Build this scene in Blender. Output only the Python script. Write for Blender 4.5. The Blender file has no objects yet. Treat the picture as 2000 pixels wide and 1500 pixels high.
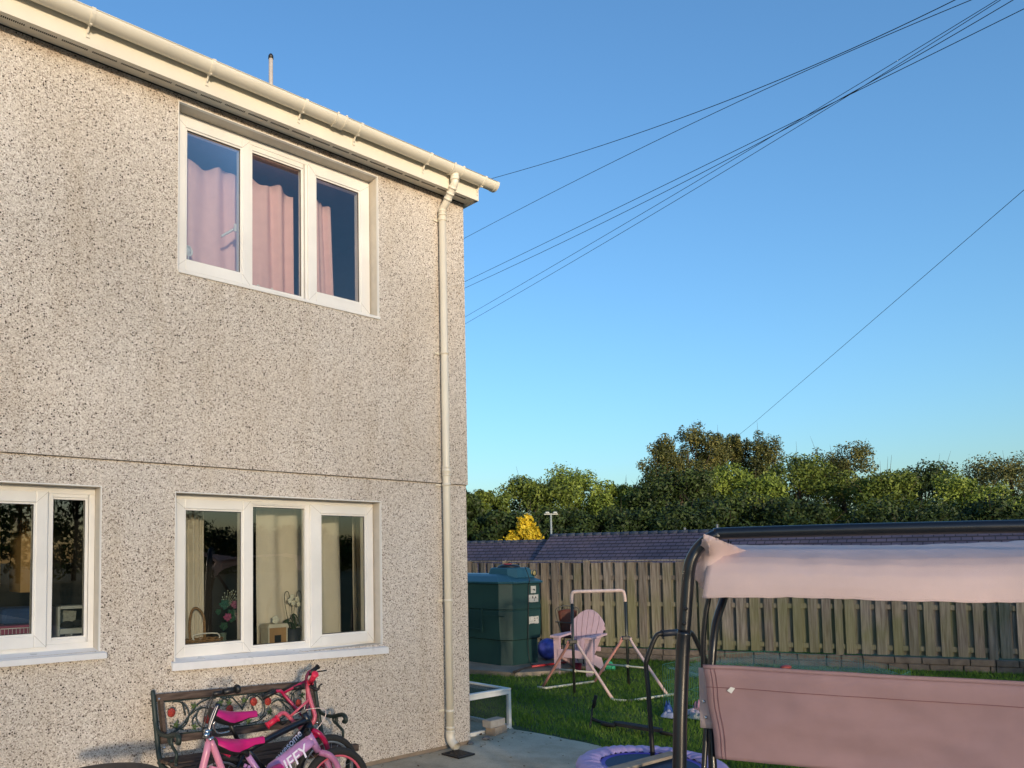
import bpy, bmesh, math, random
import numpy as np
from mathutils import Vector, Matrix, noise
random.seed(7)
S = bpy.context.scene
COL = S.collection
PI = math.pi
rad = math.radians

# ---------------------------------------------------------------- camera
CAM = Vector((-4.88771, -4.94873, 1.65))
def cam_axes(yaw, pitch, roll):
    y, p, r = rad(yaw), rad(pitch), rad(roll)
    f = Vector((math.cos(y)*math.cos(p), math.sin(y)*math.cos(p), math.sin(p)))
    rt = Vector((math.sin(y), -math.cos(y), 0)); up = rt.cross(f)
    return f, rt*math.cos(r)+up*math.sin(r), -rt*math.sin(r)+up*math.cos(r)
F, R, U = cam_axes(51.4885, 3.45224, -0.59298)
cd = bpy.data.cameras.new('camera'); cam = bpy.data.objects.new('camera', cd); COL.objects.link(cam)
m = Matrix((R, U, -F)).transposed().to_4x4(); m.translation = CAM; cam.matrix_world = m
cd.sensor_fit = 'HORIZONTAL'; cd.sensor_width = 36; cd.lens = 27.0
cd.shift_x = 0.125; cd.shift_y = 0.125; cd.clip_start = .05; cd.clip_end = 3000
S.camera = cam
FH = Vector((F.x, F.y, 0)).normalized(); RH = Vector((FH.y, -FH.x, 0))

# ---------------------------------------------------------------- light
SUN_EL, SUN_AZ = 6.5, 205.0          # azimuth clockwise from +Y
BELT_Z, BELT_T = 5.7, 9.0            # shade line on the house wall and on the far side
w = bpy.data.worlds.new('World'); S.world = w; w.use_nodes = True
wn = w.node_tree; sk = wn.nodes.new('ShaderNodeTexSky'); sk.sky_type = 'NISHITA'; sk.sun_disc = False
sk.sun_elevation = rad(SUN_EL); sk.sun_rotation = rad(SUN_AZ); sk.air_density = 1.15; sk.dust_density = 1.2; sk.ozone_density = 4.0
bg = wn.nodes['Background']; wn.links.new(sk.outputs[0], bg.inputs[0]); bg.inputs[1].default_value = .15
SUNV = Vector((math.sin(rad(SUN_AZ))*math.cos(rad(SUN_EL)), math.cos(rad(SUN_AZ))*math.cos(rad(SUN_EL)), math.sin(rad(SUN_EL))))
sd = bpy.data.lights.new('sun', 'SUN'); sun = bpy.data.objects.new('sun', sd); COL.objects.link(sun)
sd.energy = 2.35; sd.angle = rad(3.0); sd.color = (1.0, .81, .59)
sun.rotation_euler = SUNV.to_track_quat('Z', 'Y').to_euler(); sun.location = (0, -20, 20)
S.view_settings.view_transform = 'Standard'; S.view_settings.look = 'None'; S.view_settings.gamma = 1
S.view_settings.exposure = 1.30
S.view_settings.use_curve_mapping = False
try:
    S.cycles.max_bounces = 8; S.cycles.transparent_max_bounces = 16
except Exception: pass

# points of the place from sight lines of the survey (photo is 2000 x 1500)
def ray(u, v): return F + R*((u-750)/1500) - U*((v-1000)/1500)
def G(u, v, z=0.0):
    d = ray(u, v); return CAM + d*((z-CAM.z)/d.z)
def W(u, v, y=0.0):
    d = ray(u, v); return CAM + d*((y-CAM.y)/d.y)
def DP(u, v, dep): return CAM + ray(u, v)*dep
def view(x, z, h=0.0):
    p = CAM + RH*x + FH*z; return Vector((p.x, p.y, h))

# ---------------------------------------------------------------- materials
def hexc(h, a=1.0):
    h = h.lstrip('#'); o = []
    for i in (0, 2, 4):
        c = int(h[i:i+2], 16)/255; o.append(c/12.92 if c <= .04045 else ((c+.055)/1.055)**2.4)
    return (*o, a)
def lin(*c): return (*c, 1.0)
_M = {}
def mat(name, col, rough=.6, metal=0.0, var=.12, scale=12.0, bump=0.0, bscale=60.0, spec=.5, coat=0.0, sheen=0.0):
    if name in _M: return _M[name]
    m = bpy.data.materials.new(name); m.use_nodes = True; nt = m.node_tree; b = nt.nodes['Principled BSDF']
    b.inputs['Roughness'].default_value = rough; b.inputs['Metallic'].default_value = metal
    b.inputs['Specular IOR Level'].default_value = spec
    if coat: b.inputs['Coat Weight'].default_value = coat
    tc = nt.nodes.new('ShaderNodeTexCoord')
    n = nt.nodes.new('ShaderNodeTexNoise'); n.inputs['Scale'].default_value = scale; n.inputs['Detail'].default_value = 5
    nt.links.new(tc.outputs['Object'], n.inputs['Vector'])
    r = nt.nodes.new('ShaderNodeValToRGB'); e = r.color_ramp.elements
    e[0].position = .3; e[1].position = .7
    e[0].color = (col[0]*(1-var), col[1]*(1-var), col[2]*(1-var), 1)
    e[1].color = (min(1, col[0]*(1+var)), min(1, col[1]*(1+var)), min(1, col[2]*(1+var)), 1)
    nt.links.new(n.outputs['Fac'], r.inputs['Fac']); nt.links.new(r.outputs['Color'], b.inputs['Base Color'])
    mr = nt.nodes.new('ShaderNodeMapRange'); mr.inputs['To Min'].default_value = max(.03, rough-.08); mr.inputs['To Max'].default_value = min(1, rough+.08)
    nt.links.new(n.outputs['Fac'], mr.inputs['Value']); nt.links.new(mr.outputs['Result'], b.inputs['Roughness'])
    if bump:
        n2 = nt.nodes.new('ShaderNodeTexNoise'); n2.inputs['Scale'].default_value = bscale; n2.inputs['Detail'].default_value = 3
        nt.links.new(tc.outputs['Object'], n2.inputs['Vector'])
        bp = nt.nodes.new('ShaderNodeBump'); bp.inputs['Strength'].default_value = bump; bp.inputs['Distance'].default_value = .01
        nt.links.new(n2.outputs['Fac'], bp.inputs['Height']); nt.links.new(bp.outputs['Normal'], b.inputs['Normal'])
    _M[name] = m; return m
def ramp(nt, stops, interp='LINEAR'):
    r = nt.nodes.new('ShaderNodeValToRGB'); r.color_ramp.interpolation = interp; el = r.color_ramp.elements
    while len(el) > 1: el.remove(el[-1])
    el[0].position = stops[0][0]; el[0].color = stops[0][1]
    for p, c in stops[1:]:
        e = el.new(p); e.color = c
    return r
def wall_mat():
    m = bpy.data.materials.new('pebbledash'); m.use_nodes = True; nt = m.node_tree; L = nt.links; b = nt.nodes['Principled BSDF']
    b.inputs['Roughness'].default_value = .9; b.inputs['Specular IOR Level'].default_value = .2
    tc = nt.nodes.new('ShaderNodeTexCoord')
    def vor(s):
        v = nt.nodes.new('ShaderNodeTexVoronoi'); v.inputs['Scale'].default_value = s; L.new(tc.outputs['Object'], v.inputs['Vector'])
        sp = nt.nodes.new('ShaderNodeSeparateColor'); L.new(v.outputs['Color'], sp.inputs[0]); return v, sp
    v1, s1 = vor(150); v2, s2 = vor(74)
    r1 = ramp(nt, [(0, hexc('#7d746c')), (.06, hexc('#a1988f')), (.15, hexc('#bbb3ab')), (.38, hexc('#cdc6be')), (.65, hexc('#d8d2cb')), (.87, hexc('#e4dfda'))], 'CONSTANT')
    L.new(s1.outputs[0], r1.inputs['Fac'])
    # sparse larger dark chips
    nz = nt.nodes.new('ShaderNodeTexNoise'); nz.inputs['Scale'].default_value = 3.0; L.new(tc.outputs['Object'], nz.inputs['Vector'])
    thr = nt.nodes.new('ShaderNodeMapRange'); thr.inputs['From Min'].default_value = .3; thr.inputs['From Max'].default_value = .7
    thr.inputs['To Min'].default_value = .05; thr.inputs['To Max'].default_value = .13; L.new(nz.outputs['Fac'], thr.inputs['Value'])
    lt = nt.nodes.new('ShaderNodeMath'); lt.operation = 'LESS_THAN'; L.new(s2.outputs[0], lt.inputs[0]); L.new(thr.outputs['Result'], lt.inputs[1])
    dist = nt.nodes.new('ShaderNodeMath'); dist.operation = 'LESS_THAN'; dist.inputs[1].default_value = .42; L.new(v2.outputs['Distance'], dist.inputs[0])
    mu = nt.nodes.new('ShaderNodeMath'); mu.operation = 'MULTIPLY'; L.new(lt.outputs[0], mu.inputs[0]); L.new(dist.outputs[0], mu.inputs[1])
    chip = ramp(nt, [(0, hexc('#463e39')), (.4, hexc('#635a53')), (.75, hexc('#7d7268'))], 'CONSTANT'); L.new(s2.outputs[1], chip.inputs['Fac'])
    mx = nt.nodes.new('ShaderNodeMix'); mx.data_type = 'RGBA'; L.new(mu.outputs[0], mx.inputs[0]); L.new(r1.outputs[0], mx.inputs[6]); L.new(chip.outputs[0], mx.inputs[7])
    # broad weather tint
    n2 = nt.nodes.new('ShaderNodeTexNoise'); n2.inputs['Scale'].default_value = 1.1; n2.inputs['Detail'].default_value = 7; L.new(tc.outputs['Object'], n2.inputs['Vector'])
    tr = ramp(nt, [(.3, lin(.90, .86, .80)), (.7, lin(1, .985, .96))]); L.new(n2.outputs['Fac'], tr.inputs['Fac'])
    m2 = nt.nodes.new('ShaderNodeMix'); m2.data_type = 'RGBA'; m2.blend_type = 'MULTIPLY'; m2.inputs[0].default_value = 1
    L.new(mx.outputs[2], m2.inputs[6]); L.new(tr.outputs[0], m2.inputs[7])
    # damp stains under the sill and along the bead line, ragged
    n5 = nt.nodes.new('ShaderNodeTexNoise'); n5.inputs['Scale'].default_value = 1; n5.inputs['Detail'].default_value = 5; mp5 = nt.nodes.new('ShaderNodeMapping'); mp5.inputs['Scale'].default_value = (5, 5, .9); L.new(tc.outputs['Object'], mp5.inputs[0]); L.new(mp5.outputs[0], n5.inputs['Vector'])
    r5 = ramp(nt, [(.50, lin(1, 1, 1)), (.72, lin(.80, .74, .64))]); L.new(n5.outputs['Fac'], r5.inputs['Fac'])
    m5 = nt.nodes.new('ShaderNodeMix'); m5.data_type = 'RGBA'; m5.blend_type = 'MULTIPLY'; m5.inputs[0].default_value = .35; L.new(m2.outputs[2], m5.inputs[6]); L.new(r5.outputs[0], m5.inputs[7]); m2 = m5
    # brown algae stain in a ragged strip just under the eaves
    sx = nt.nodes.new('ShaderNodeSeparateXYZ'); L.new(tc.outputs['Object'], sx.inputs[0])
    n3 = nt.nodes.new('ShaderNodeTexNoise'); n3.inputs['Scale'].default_value = 7; n3.inputs['Detail'].default_value = 6; L.new(tc.outputs['Object'], n3.inputs['Vector'])
    ad = nt.nodes.new('ShaderNodeMath'); ad.operation = 'MULTIPLY_ADD'; ad.inputs[1].default_value = .22; L.new(n3.outputs['Fac'], ad.inputs[0]); L.new(sx.outputs[2], ad.inputs[2])
    st = nt.nodes.new('ShaderNodeMapRange'); st.inputs['From Min'].default_value = 4.90; st.inputs['From Max'].default_value = 5.06; st.inputs['To Max'].default_value = .55
    L.new(ad.outputs[0], st.inputs['Value'])
    m3 = nt.nodes.new('ShaderNodeMix'); m3.data_type = 'RGBA'; m3.blend_type = 'MULTIPLY'; m3.inputs[7].default_value = hexc('#a98355')
    L.new(st.outputs[0], m3.inputs[0]); L.new(m2.outputs[2], m3.inputs[6]); L.new(m3.outputs[2], b.inputs['Base Color'])
    bp = nt.nodes.new('ShaderNodeBump'); bp.inputs['Strength'].default_value = .6; bp.inputs['Distance'].default_value = .005; bp.invert = True
    L.new(v1.outputs['Distance'], bp.inputs['Height']); L.new(bp.outputs['Normal'], b.inputs['Normal'])
    return m
def island_mat(name, cols, rough=.6, trans=.0, spec=.3):
    m = bpy.data.materials.new(name); m.use_nodes = True; nt = m.node_tree; L = nt.links; b = nt.nodes['Principled BSDF']
    g = nt.nodes.new('ShaderNodeNewGeometry'); tc = nt.nodes.new('ShaderNodeTexCoord')
    n = nt.nodes.new('ShaderNodeTexNoise'); n.inputs['Scale'].default_value = .8; n.inputs['Detail'].default_value = 3; L.new(tc.outputs['Object'], n.inputs['Vector'])
    a = nt.nodes.new('ShaderNodeMath'); a.operation = 'MULTIPLY_ADD'; a.inputs[1].default_value = .5; L.new(g.outputs['Random Per Island'], a.inputs[0])
    a2 = nt.nodes.new('ShaderNodeMath'); a2.operation = 'MULTIPLY_ADD'; a2.inputs[1].default_value = 1.3; a2.inputs[2].default_value = -.4; L.new(n.outputs['Fac'], a2.inputs[0]); L.new(a2.outputs[0], a.inputs[2])
    k = len(cols); r = ramp(nt, [(i/(k-1), c) for i, c in enumerate(cols)]); L.new(a.outputs[0], r.inputs['Fac']); L.new(r.outputs[0], b.inputs['Base Color'])
    b.inputs['Roughness'].default_value = rough; b.inputs['Specular IOR Level'].default_value = spec
    if trans:
        t = nt.nodes.new('ShaderNodeBsdfTranslucent'); L.new(r.outputs[0], t.inputs[0]); mx = nt.nodes.new('ShaderNodeMixShader'); mx.inputs[0].default_value = trans
        L.new(b.outputs[0], mx.inputs[1]); L.new(t.outputs[0], mx.inputs[2]); L.new(mx.outputs[0], nt.nodes['Material Output'].inputs[0])
    return m
def glass_mat():
    m = bpy.data.materials.new('window_glass'); m.use_nodes = True; nt = m.node_tree; L = nt.links
    nt.nodes.remove(nt.nodes['Principled BSDF'])
    t = nt.nodes.new('ShaderNodeBsdfTransparent'); t.inputs[0].default_value = lin(.80, .84, .82)
    g = nt.nodes.new('ShaderNodeBsdfGlossy'); g.inputs['Roughness'].default_value = .008; g.inputs[0].default_value = lin(1, 1, 1)
    f = nt.nodes.new('ShaderNodeFresnel'); f.inputs[0].default_value = 1.5
    mm = nt.nodes.new('ShaderNodeMath'); mm.operation = 'MULTIPLY'; mm.inputs[1].default_value = 3.0; mm.use_clamp = True; L.new(f.outputs[0], mm.inputs[0])
    mx = nt.nodes.new('ShaderNodeMixShader'); L.new(mm.outputs[0], mx.inputs[0]); L.new(t.outputs[0], mx.inputs[1]); L.new(g.outputs[0], mx.inputs[2])
    L.new(mx.outputs[0], nt.nodes['Material Output'].inputs[0])
    tc = nt.nodes.new('ShaderNodeTexCoord'); n = nt.nodes.new('ShaderNodeTexNoise'); n.inputs['Scale'].default_value = 1.3; L.new(tc.outputs['Object'], n.inputs['Vector'])
    bp = nt.nodes.new('ShaderNodeBump'); bp.inputs['Strength'].default_value = .12; bp.inputs['Distance'].default_value = .01; L.new(n.outputs['Fac'], bp.inputs['Height']); L.new(bp.outputs[0], g.inputs['Normal'])
    return m
def wood_mat(name, c1, c2, c3=None, axis='Z', rough=.8, sc=9, green=0.0):
    m = bpy.data.materials.new(name); m.use_nodes = True; nt = m.node_tree; L = nt.links; b = nt.nodes['Principled BSDF']
    tc = nt.nodes.new('ShaderNodeTexCoord'); mp = nt.nodes.new('ShaderNodeMapping'); L.new(tc.outputs['Object'], mp.inputs[0])
    s = {'X': (.12, 1, 1), 'Y': (1, .12, 1), 'Z': (1, 1, .06)}[axis]; mp.inputs['Scale'].default_value = s
    n = nt.nodes.new('ShaderNodeTexNoise'); n.inputs['Scale'].default_value = sc*7; n.inputs['Detail'].default_value = 8; L.new(mp.outputs[0], n.inputs['Vector'])
    r = ramp(nt, [(.3, c1), (.7, c2)]); L.new(n.outputs['Fac'], r.inputs['Fac'])
    g = nt.nodes.new('ShaderNodeNewGeometry'); rr = ramp(nt, [(0, lin(.72, .70, .68)), (.5, lin(1, 1, 1)), (1, lin(1.0, .93, .82))]); L.new(g.outputs['Random Per Island'], rr.inputs['Fac'])
    mx = nt.nodes.new('ShaderNodeMix'); mx.data_type = 'RGBA'; mx.blend_type = 'MULTIPLY'; mx.inputs[0].default_value = 1; L.new(r.outputs[0], mx.inputs[6]); L.new(rr.outputs[0], mx.inputs[7])
    out = mx.outputs[2]
    if c3:
        n2 = nt.nodes.new('ShaderNodeTexNoise'); n2.inputs['Scale'].default_value = 1.6; n2.inputs['Detail'].default_value = 6; L.new(tc.outputs['Object'], n2.inputs['Vector'])
        sx = nt.nodes.new('ShaderNodeSeparateXYZ'); L.new(tc.outputs['Object'], sx.inputs[0])
        am = nt.nodes.new('ShaderNodeMath'); am.operation = 'MULTIPLY_ADD'; am.inputs[1].default_value = -.16; L.new(sx.outputs[2], am.inputs[0]); L.new(n2.outputs['Fac'], am.inputs[2])
        am2 = nt.nodes.new('ShaderNodeMath'); am2.operation = 'MULTIPLY_ADD'; am2.inputs[1].default_value = .22; L.new(g.outputs['Random Per Island'], am2.inputs[0]); L.new(am.outputs[0], am2.inputs[2])
        mr = nt.nodes.new('ShaderNodeMapRange'); mr.inputs['From Min'].default_value = .38; mr.inputs['From Max'].default_value = .66; mr.inputs['To Max'].default_value = green; L.new(am2.outputs[0], mr.inputs['Value'])
        m2 = nt.nodes.new('ShaderNodeMix'); m2.data_type = 'RGBA'; L.new(mr.outputs[0], m2.inputs[0]); L.new(out, m2.inputs[6]); m2.inputs[7].default_value = c3; out = m2.outputs[2]
    L.new(out, b.inputs['Base Color']); b.inputs['Roughness'].default_value = rough; b.inputs['Specular IOR Level'].default_value = .2
    bp = nt.nodes.new('ShaderNodeBump'); bp.inputs['Strength'].default_value = .3; bp.inputs['Distance'].default_value = .004; L.new(n.outputs['Fac'], bp.inputs['Height']); L.new(bp.outputs[0], b.inputs['Normal'])
    return m
PVC = mat('cream_pvc', hexc('#dcd5c4'), .35, var=.04, scale=5)
UPVC = mat('white_upvc', hexc('#e2e0db'), .32, var=.06, scale=4)
WELD = mat('weld_line', hexc('#9b988f'), .6)
RENDER = mat('smooth_render', hexc('#c9c0b2'), .85, var=.06, bump=.2)
WALL = wall_mat(); GLASS = glass_mat()
BLACK = mat('black_plastic', lin(.012, .012, .013), .45)
IRON = mat('painted_iron', hexc('#23302c'), .5, bump=.3)
CHROME = mat('chrome', lin(.7, .7, .72), .16, metal=1.0, var=.03)
RUBBER = mat('tyre_rubber', lin(.018, .018, .018), .8, bump=.4, bscale=150)

# ---------------------------------------------------------------- mesh helpers
def thicken(bm, th):
    bm.normal_update(); vs = list(bm.verts); fs = list(bm.faces); be = [e for e in bm.edges if len(e.link_faces) == 1]
    mp = {v: bm.verts.new(v.co-v.normal*th) for v in vs}
    for f in fs:
        try: n = bm.faces.new([mp[v] for v in reversed(f.verts)]); n.smooth = f.smooth
        except ValueError: pass
    for e in be:
        a, b = e.verts
        try: bm.faces.new((a, b, mp[b], mp[a]))
        except ValueError: pass
class MB:
    def __init__(s): s.bm = bmesh.new()
    def face(s, pts):
        try: return s.bm.faces.new([s.bm.verts.new(p) for p in pts])
        except ValueError: return None
    def grid(s, rows, closed=False, sm=True):
        vs = [[s.bm.verts.new(p) for p in r] for r in rows]
        for i in range(len(vs)-1):
            n = len(vs[i])
            for j in range(n if closed else n-1):
                k = (j+1) % n
                try:
                    f = s.bm.faces.new((vs[i][j], vs[i][k], vs[i+1][k], vs[i+1][j])); f.smooth = sm
                except ValueError: pass
        return vs
    def box(s, c, sz, rot=None, bev=0.0, taper=None):
        c = Vector(c); hx, hy, hz = sz[0]/2, sz[1]/2, sz[2]/2
        vs = []
        for z in (-1, 1):
            t = 1 if (taper is None or z < 0) else taper
            for x, y in ((-1, -1), (1, -1), (1, 1), (-1, 1)):
                p = Vector((x*hx*t, y*hy*t, z*hz))
                if rot: p = rot @ p
                vs.append(s.bm.verts.new(c+p))
        fs = []
        for q in ((3, 2, 1, 0), (4, 5, 6, 7), (0, 1, 5, 4), (1, 2, 6, 5), (2, 3, 7, 6), (3, 0, 4, 7)):
            fs.append(s.bm.faces.new([vs[i] for i in q]))
        if bev:
            es = list({e for f in fs for e in f.edges})
            bmesh.ops.bevel(s.bm, geom=es, offset=bev, segments=2, affect='EDGES', profile=.5)
        return s
    def bx(s, a, b, bev=0.0):
        return s.box([(a[i]+b[i])/2 for i in range(3)], [abs(b[i]-a[i]) for i in range(3)], None, bev)
    def bar(s, p, q, w, h, bev=0.0, up=(0, 0, 1)):
        p, q = Vector(p), Vector(q); d = q-p; x = d.normalized(); up = Vector(up)
        y = up.cross(x)
        if y.length < 1e-3: y = Vector((0, 1, 0)).cross(x)
        y.normalize(); z = x.cross(y)
        return s.box((p+q)/2, (d.length, w, h), Matrix((x, y, z)).transposed(), bev)
    def tube(s, pts, r, seg=10, closed=False, smooth=0, cap=True, flat=1.0):
        pts = [Vector(p) for p in pts]; rs = list(r) if isinstance(r, (list, tuple)) else [r]*len(pts)
        if smooth and len(pts) > 2:
            q, rr = [], []; n = len(pts); rng = n if closed else n-1
            for i in range(rng):
                g = (lambda k: pts[k % n]) if closed else (lambda k: pts[max(0, min(n-1, k))])
                p0, p1, p2, p3 = g(i-1), g(i), g(i+1), g(i+2)
                for k in range(smooth):
                    t = k/smooth
                    q.append(.5*((2*p1)+(-p0+p2)*t+(2*p0-5*p1+4*p2-p3)*t*t+(-p0+3*p1-3*p2+p3)*t**3)); rr.append(rs[i]*(1-t)+rs[(i+1) % n]*t)
            if not closed: q.append(pts[-1]); rr.append(rs[-1])
            pts, rs = q, rr
        n = len(pts); T = []
        for i in range(n):
            a = pts[i-1] if (i or closed) else pts[i]; b = pts[(i+1) % n] if (i < n-1 or closed) else pts[i]
            d = b-a; T.append(d.normalized() if d.length > 1e-9 else Vector((0, 0, 1)))
        nrm = T[0].orthogonal().normalized(); rows = []
        for i in range(n):
            nrm = (nrm - T[i]*nrm.dot(T[i]))
            if nrm.length < 1e-6: nrm = T[i].orthogonal()
            nrm.normalize(); bn = T[i].cross(nrm)
            rows.append([pts[i]+(nrm*math.cos(2*PI*k/seg)+bn*math.sin(2*PI*k/seg)*flat)*rs[i] for k in range(seg)])
        vs = s.grid(rows, closed=True)
        if closed:
            for k in range(seg):
                try:
                    f = s.bm.faces.new((vs[-1][k], vs[-1][(k+1) % seg], vs[0][(k+1) % seg], vs[0][k])); f.smooth = True
                except ValueError: pass
        elif cap:
            try: s.bm.faces.new(vs[0][::-1]); s.bm.faces.new(vs[-1])
            except ValueError: pass
        return s
    def ring(s, c, R_, r, ax=(0, 1, 0), seg=36, sub=8, flat=1.0):
        ax = Vector(ax).normalized(); a = ax.orthogonal().normalized(); b = ax.cross(a); c = Vector(c)
        return s.tube([c+(a*math.cos(2*PI*k/seg)+b*math.sin(2*PI*k/seg))*R_ for k in range(seg)], r, sub, closed=True)
    def lathe(s, prof, c=(0, 0, 0), ax=(0, 0, 1), seg=20, sx=1, sy=1):
        ax = Vector(ax).normalized(); a = Vector((1, 0, 0)) if abs(ax.z) > .99 else ax.orthogonal().normalized(); b = ax.cross(a); c = Vector(c)
        s.grid([[c+ax*z+(a*math.cos(2*PI*k/seg)*sx+b*math.sin(2*PI*k/seg)*sy)*max(r, 1e-4) for k in range(seg)] for r, z in prof], closed=True)
        return s
    def ball(s, c, r, seg=16, sc=(1, 1, 1)):
        return s.lathe([(r*math.sin(PI*i/10), -r*math.cos(PI*i/10)*sc[2]) for i in range(11)], c, seg=seg, sx=sc[0], sy=sc[1])
    def prism(s, poly, d):
        """poly: 3d points; extruded by vector d"""
        d = Vector(d); a = [s.bm.verts.new(p) for p in poly]; b = [s.bm.verts.new(Vector(p)+d) for p in poly]; n = len(poly)
        s.bm.faces.new(a[::-1]); s.bm.faces.new(b)
        for i in range(n): s.bm.faces.new((a[i], a[(i+1) % n], b[(i+1) % n], b[i]))
        return s
    def sheet(s, fn, nu, nv, th=0.0):
        rows = [[Vector(fn(i/nu, j/nv)) for j in range(nv+1)] for i in range(nu+1)]
        s.grid(rows)
        if th:
            s.bm.normal_update()
            thicken(s.bm, th)
        return s
    def build(s, name, m, parent=None, smooth=None, fix=True):
        if fix: bmesh.ops.recalc_face_normals(s.bm, faces=s.bm.faces)
        me = bpy.data.meshes.new(name); s.bm.to_mesh(me); s.bm.free()
        if smooth is not None: me.shade_smooth() if smooth else me.shade_flat()
        me.materials.append(m); o = bpy.data.objects.new(name, me); COL.objects.link(o)
        if parent is not None: attach(o, parent)
        return o
def root_of(o):
    while o.parent: o = o.parent
    return o
def attach(o, parent):
    o.parent = parent
    o.matrix_parent_inverse = Matrix.Translation(-parent.location) if parent.parent is None else Matrix.Identity(4)
def tag(o, label, cat, group=None, kind=None):
    if label: o['label'] = label
    if cat: o['category'] = cat
    if group: o['group'] = group
    if kind: o['kind'] = kind
    return o
def thing(name, label, cat, loc, group=None):
    o = bpy.data.objects.new(name, None); COL.objects.link(o); o.location = loc; o.empty_display_size = .2
    return tag(o, label, cat, group)
def single(o, label, cat, group=None, kind=None):
    """top-level mesh: put its origin at its base"""
    me = o.data; co = np.empty(len(me.vertices)*3); me.vertices.foreach_get('co', co); co = co.reshape(-1, 3)
    base = Vector(((co[:, 0].min()+co[:, 0].max())/2, (co[:, 1].min()+co[:, 1].max())/2, co[:, 2].min()))
    me.transform(Matrix.Translation(-base)); o.location = base
    return tag(o, label, cat, group, kind)
def struct(o): o['kind'] = 'structure'; return o
def text_mesh(name, txt, size, mtx, m, parent, extr=.0015, bold=0.0, shear=0.0):
    c = bpy.data.curves.new(name, 'FONT'); c.body = txt; c.size = size; c.extrude = extr; c.offset = bold; c.shear = shear; c.align_x = 'CENTER'; c.align_y = 'CENTER'
    o = bpy.data.objects.new(name, c); COL.objects.link(o); bpy.context.view_layer.update()
    me = bpy.data.meshes.new_from_object(o.evaluated_get(bpy.context.evaluated_depsgraph_get())); bpy.data.objects.remove(o)
    me.transform(mtx); me.materials.clear(); me.materials.append(m); n = bpy.data.objects.new(name, me); COL.objects.link(n); attach(n, parent); return n

# ================================================================ ground
def ground_mat(name, stops, scale, bump=.3, stain=None, rough=.9, detail=8):
    m = bpy.data.materials.new(name); m.use_nodes = True; nt = m.node_tree; L = nt.links; b = nt.nodes['Principled BSDF']
    tc = nt.nodes.new('ShaderNodeTexCoord'); n = nt.nodes.new('ShaderNodeTexNoise'); n.inputs['Scale'].default_value = scale; n.inputs['Detail'].default_value = detail; n.inputs['Roughness'].default_value = .65
    L.new(tc.outputs['Object'], n.inputs['Vector']); r = ramp(nt, stops); L.new(n.outputs['Fac'], r.inputs['Fac']); out = r.outputs[0]
    n2 = nt.nodes.new('ShaderNodeTexNoise'); n2.inputs['Scale'].default_value = 90; n2.inputs['Detail'].default_value = 4; L.new(tc.outputs['Object'], n2.inputs['Vector'])
    if stain:
        r2 = ramp(nt, [(.38, stain), (.6, lin(1, 1, 1))]); L.new(n2.outputs['Fac'], r2.inputs['Fac'])
        mx = nt.nodes.new('ShaderNodeMix'); mx.data_type = 'RGBA'; mx.blend_type = 'MULTIPLY'; mx.inputs[0].default_value = 1; L.new(out, mx.inputs[6]); L.new(r2.outputs[0], mx.inputs[7]); out = mx.outputs[2]
    L.new(out, b.inputs['Base Color']); b.inputs['Roughness'].default_value = rough
    bp = nt.nodes.new('ShaderNodeBump'); bp.inputs['Strength'].default_value = bump; bp.inputs['Distance'].default_value = .008; L.new(n2.outputs['Fac'], bp.inputs['Height']); L.new(bp.outputs[0], b.inputs['Normal'])
    return m
LAWN = ground_mat('lawn_soil', [(.3, hexc('#33401c')), (.7, hexc('#4c5a26'))], 3)
CONC = ground_mat('concrete', [(.30, hexc('#9a8e78')), (.46, hexc('#b9ad95')), (.55, hexc('#c6bba3')), (.75, hexc('#d6ccb6'))], 1.7, .25, lin(.86, .86, .85))
CONC2 = ground_mat('slab_concrete', [(.28, hexc('#85796a')), (.75, hexc('#a89a88'))], 3, .25, lin(.8, .8, .78))
g = MB(); g.face([(-600, -600, -.004), (600, -600, -.004), (600, 600, -.004), (-600, 600, -.004)]); struct(g.build('ground', LAWN))
# patio: concrete with a ragged lawn edge
edge = [(-30, -30), (.95, -30), (.95, -6), (.9, -3), (.84, -1.6), (.80, -.64), (.775, -.2), (.74, .02), (.72, .14), (.78, .22), (.78, 1.0), (.80, 2.1), (.05, 2.1), (.05, .0), (-30, 0)]
pts = []
for i, (x, y) in enumerate(edge):
    pts.append((x, y))
    if i+1 < len(edge) and x > .5 and edge[i+1][0] > .5 and y > -7:
        x2, y2 = edge[i+1]; n = max(2, int(math.hypot(x2-x, y2-y)/.09))
        for k in range(1, n): pts.append((x+(x2-x)*k/n+random.uniform(-.012, .012), y+(y2-y)*k/n))
g = MB(); g.face([(x, y, .002) for x, y in pts]); struct(g.build('patio', CONC))
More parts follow.
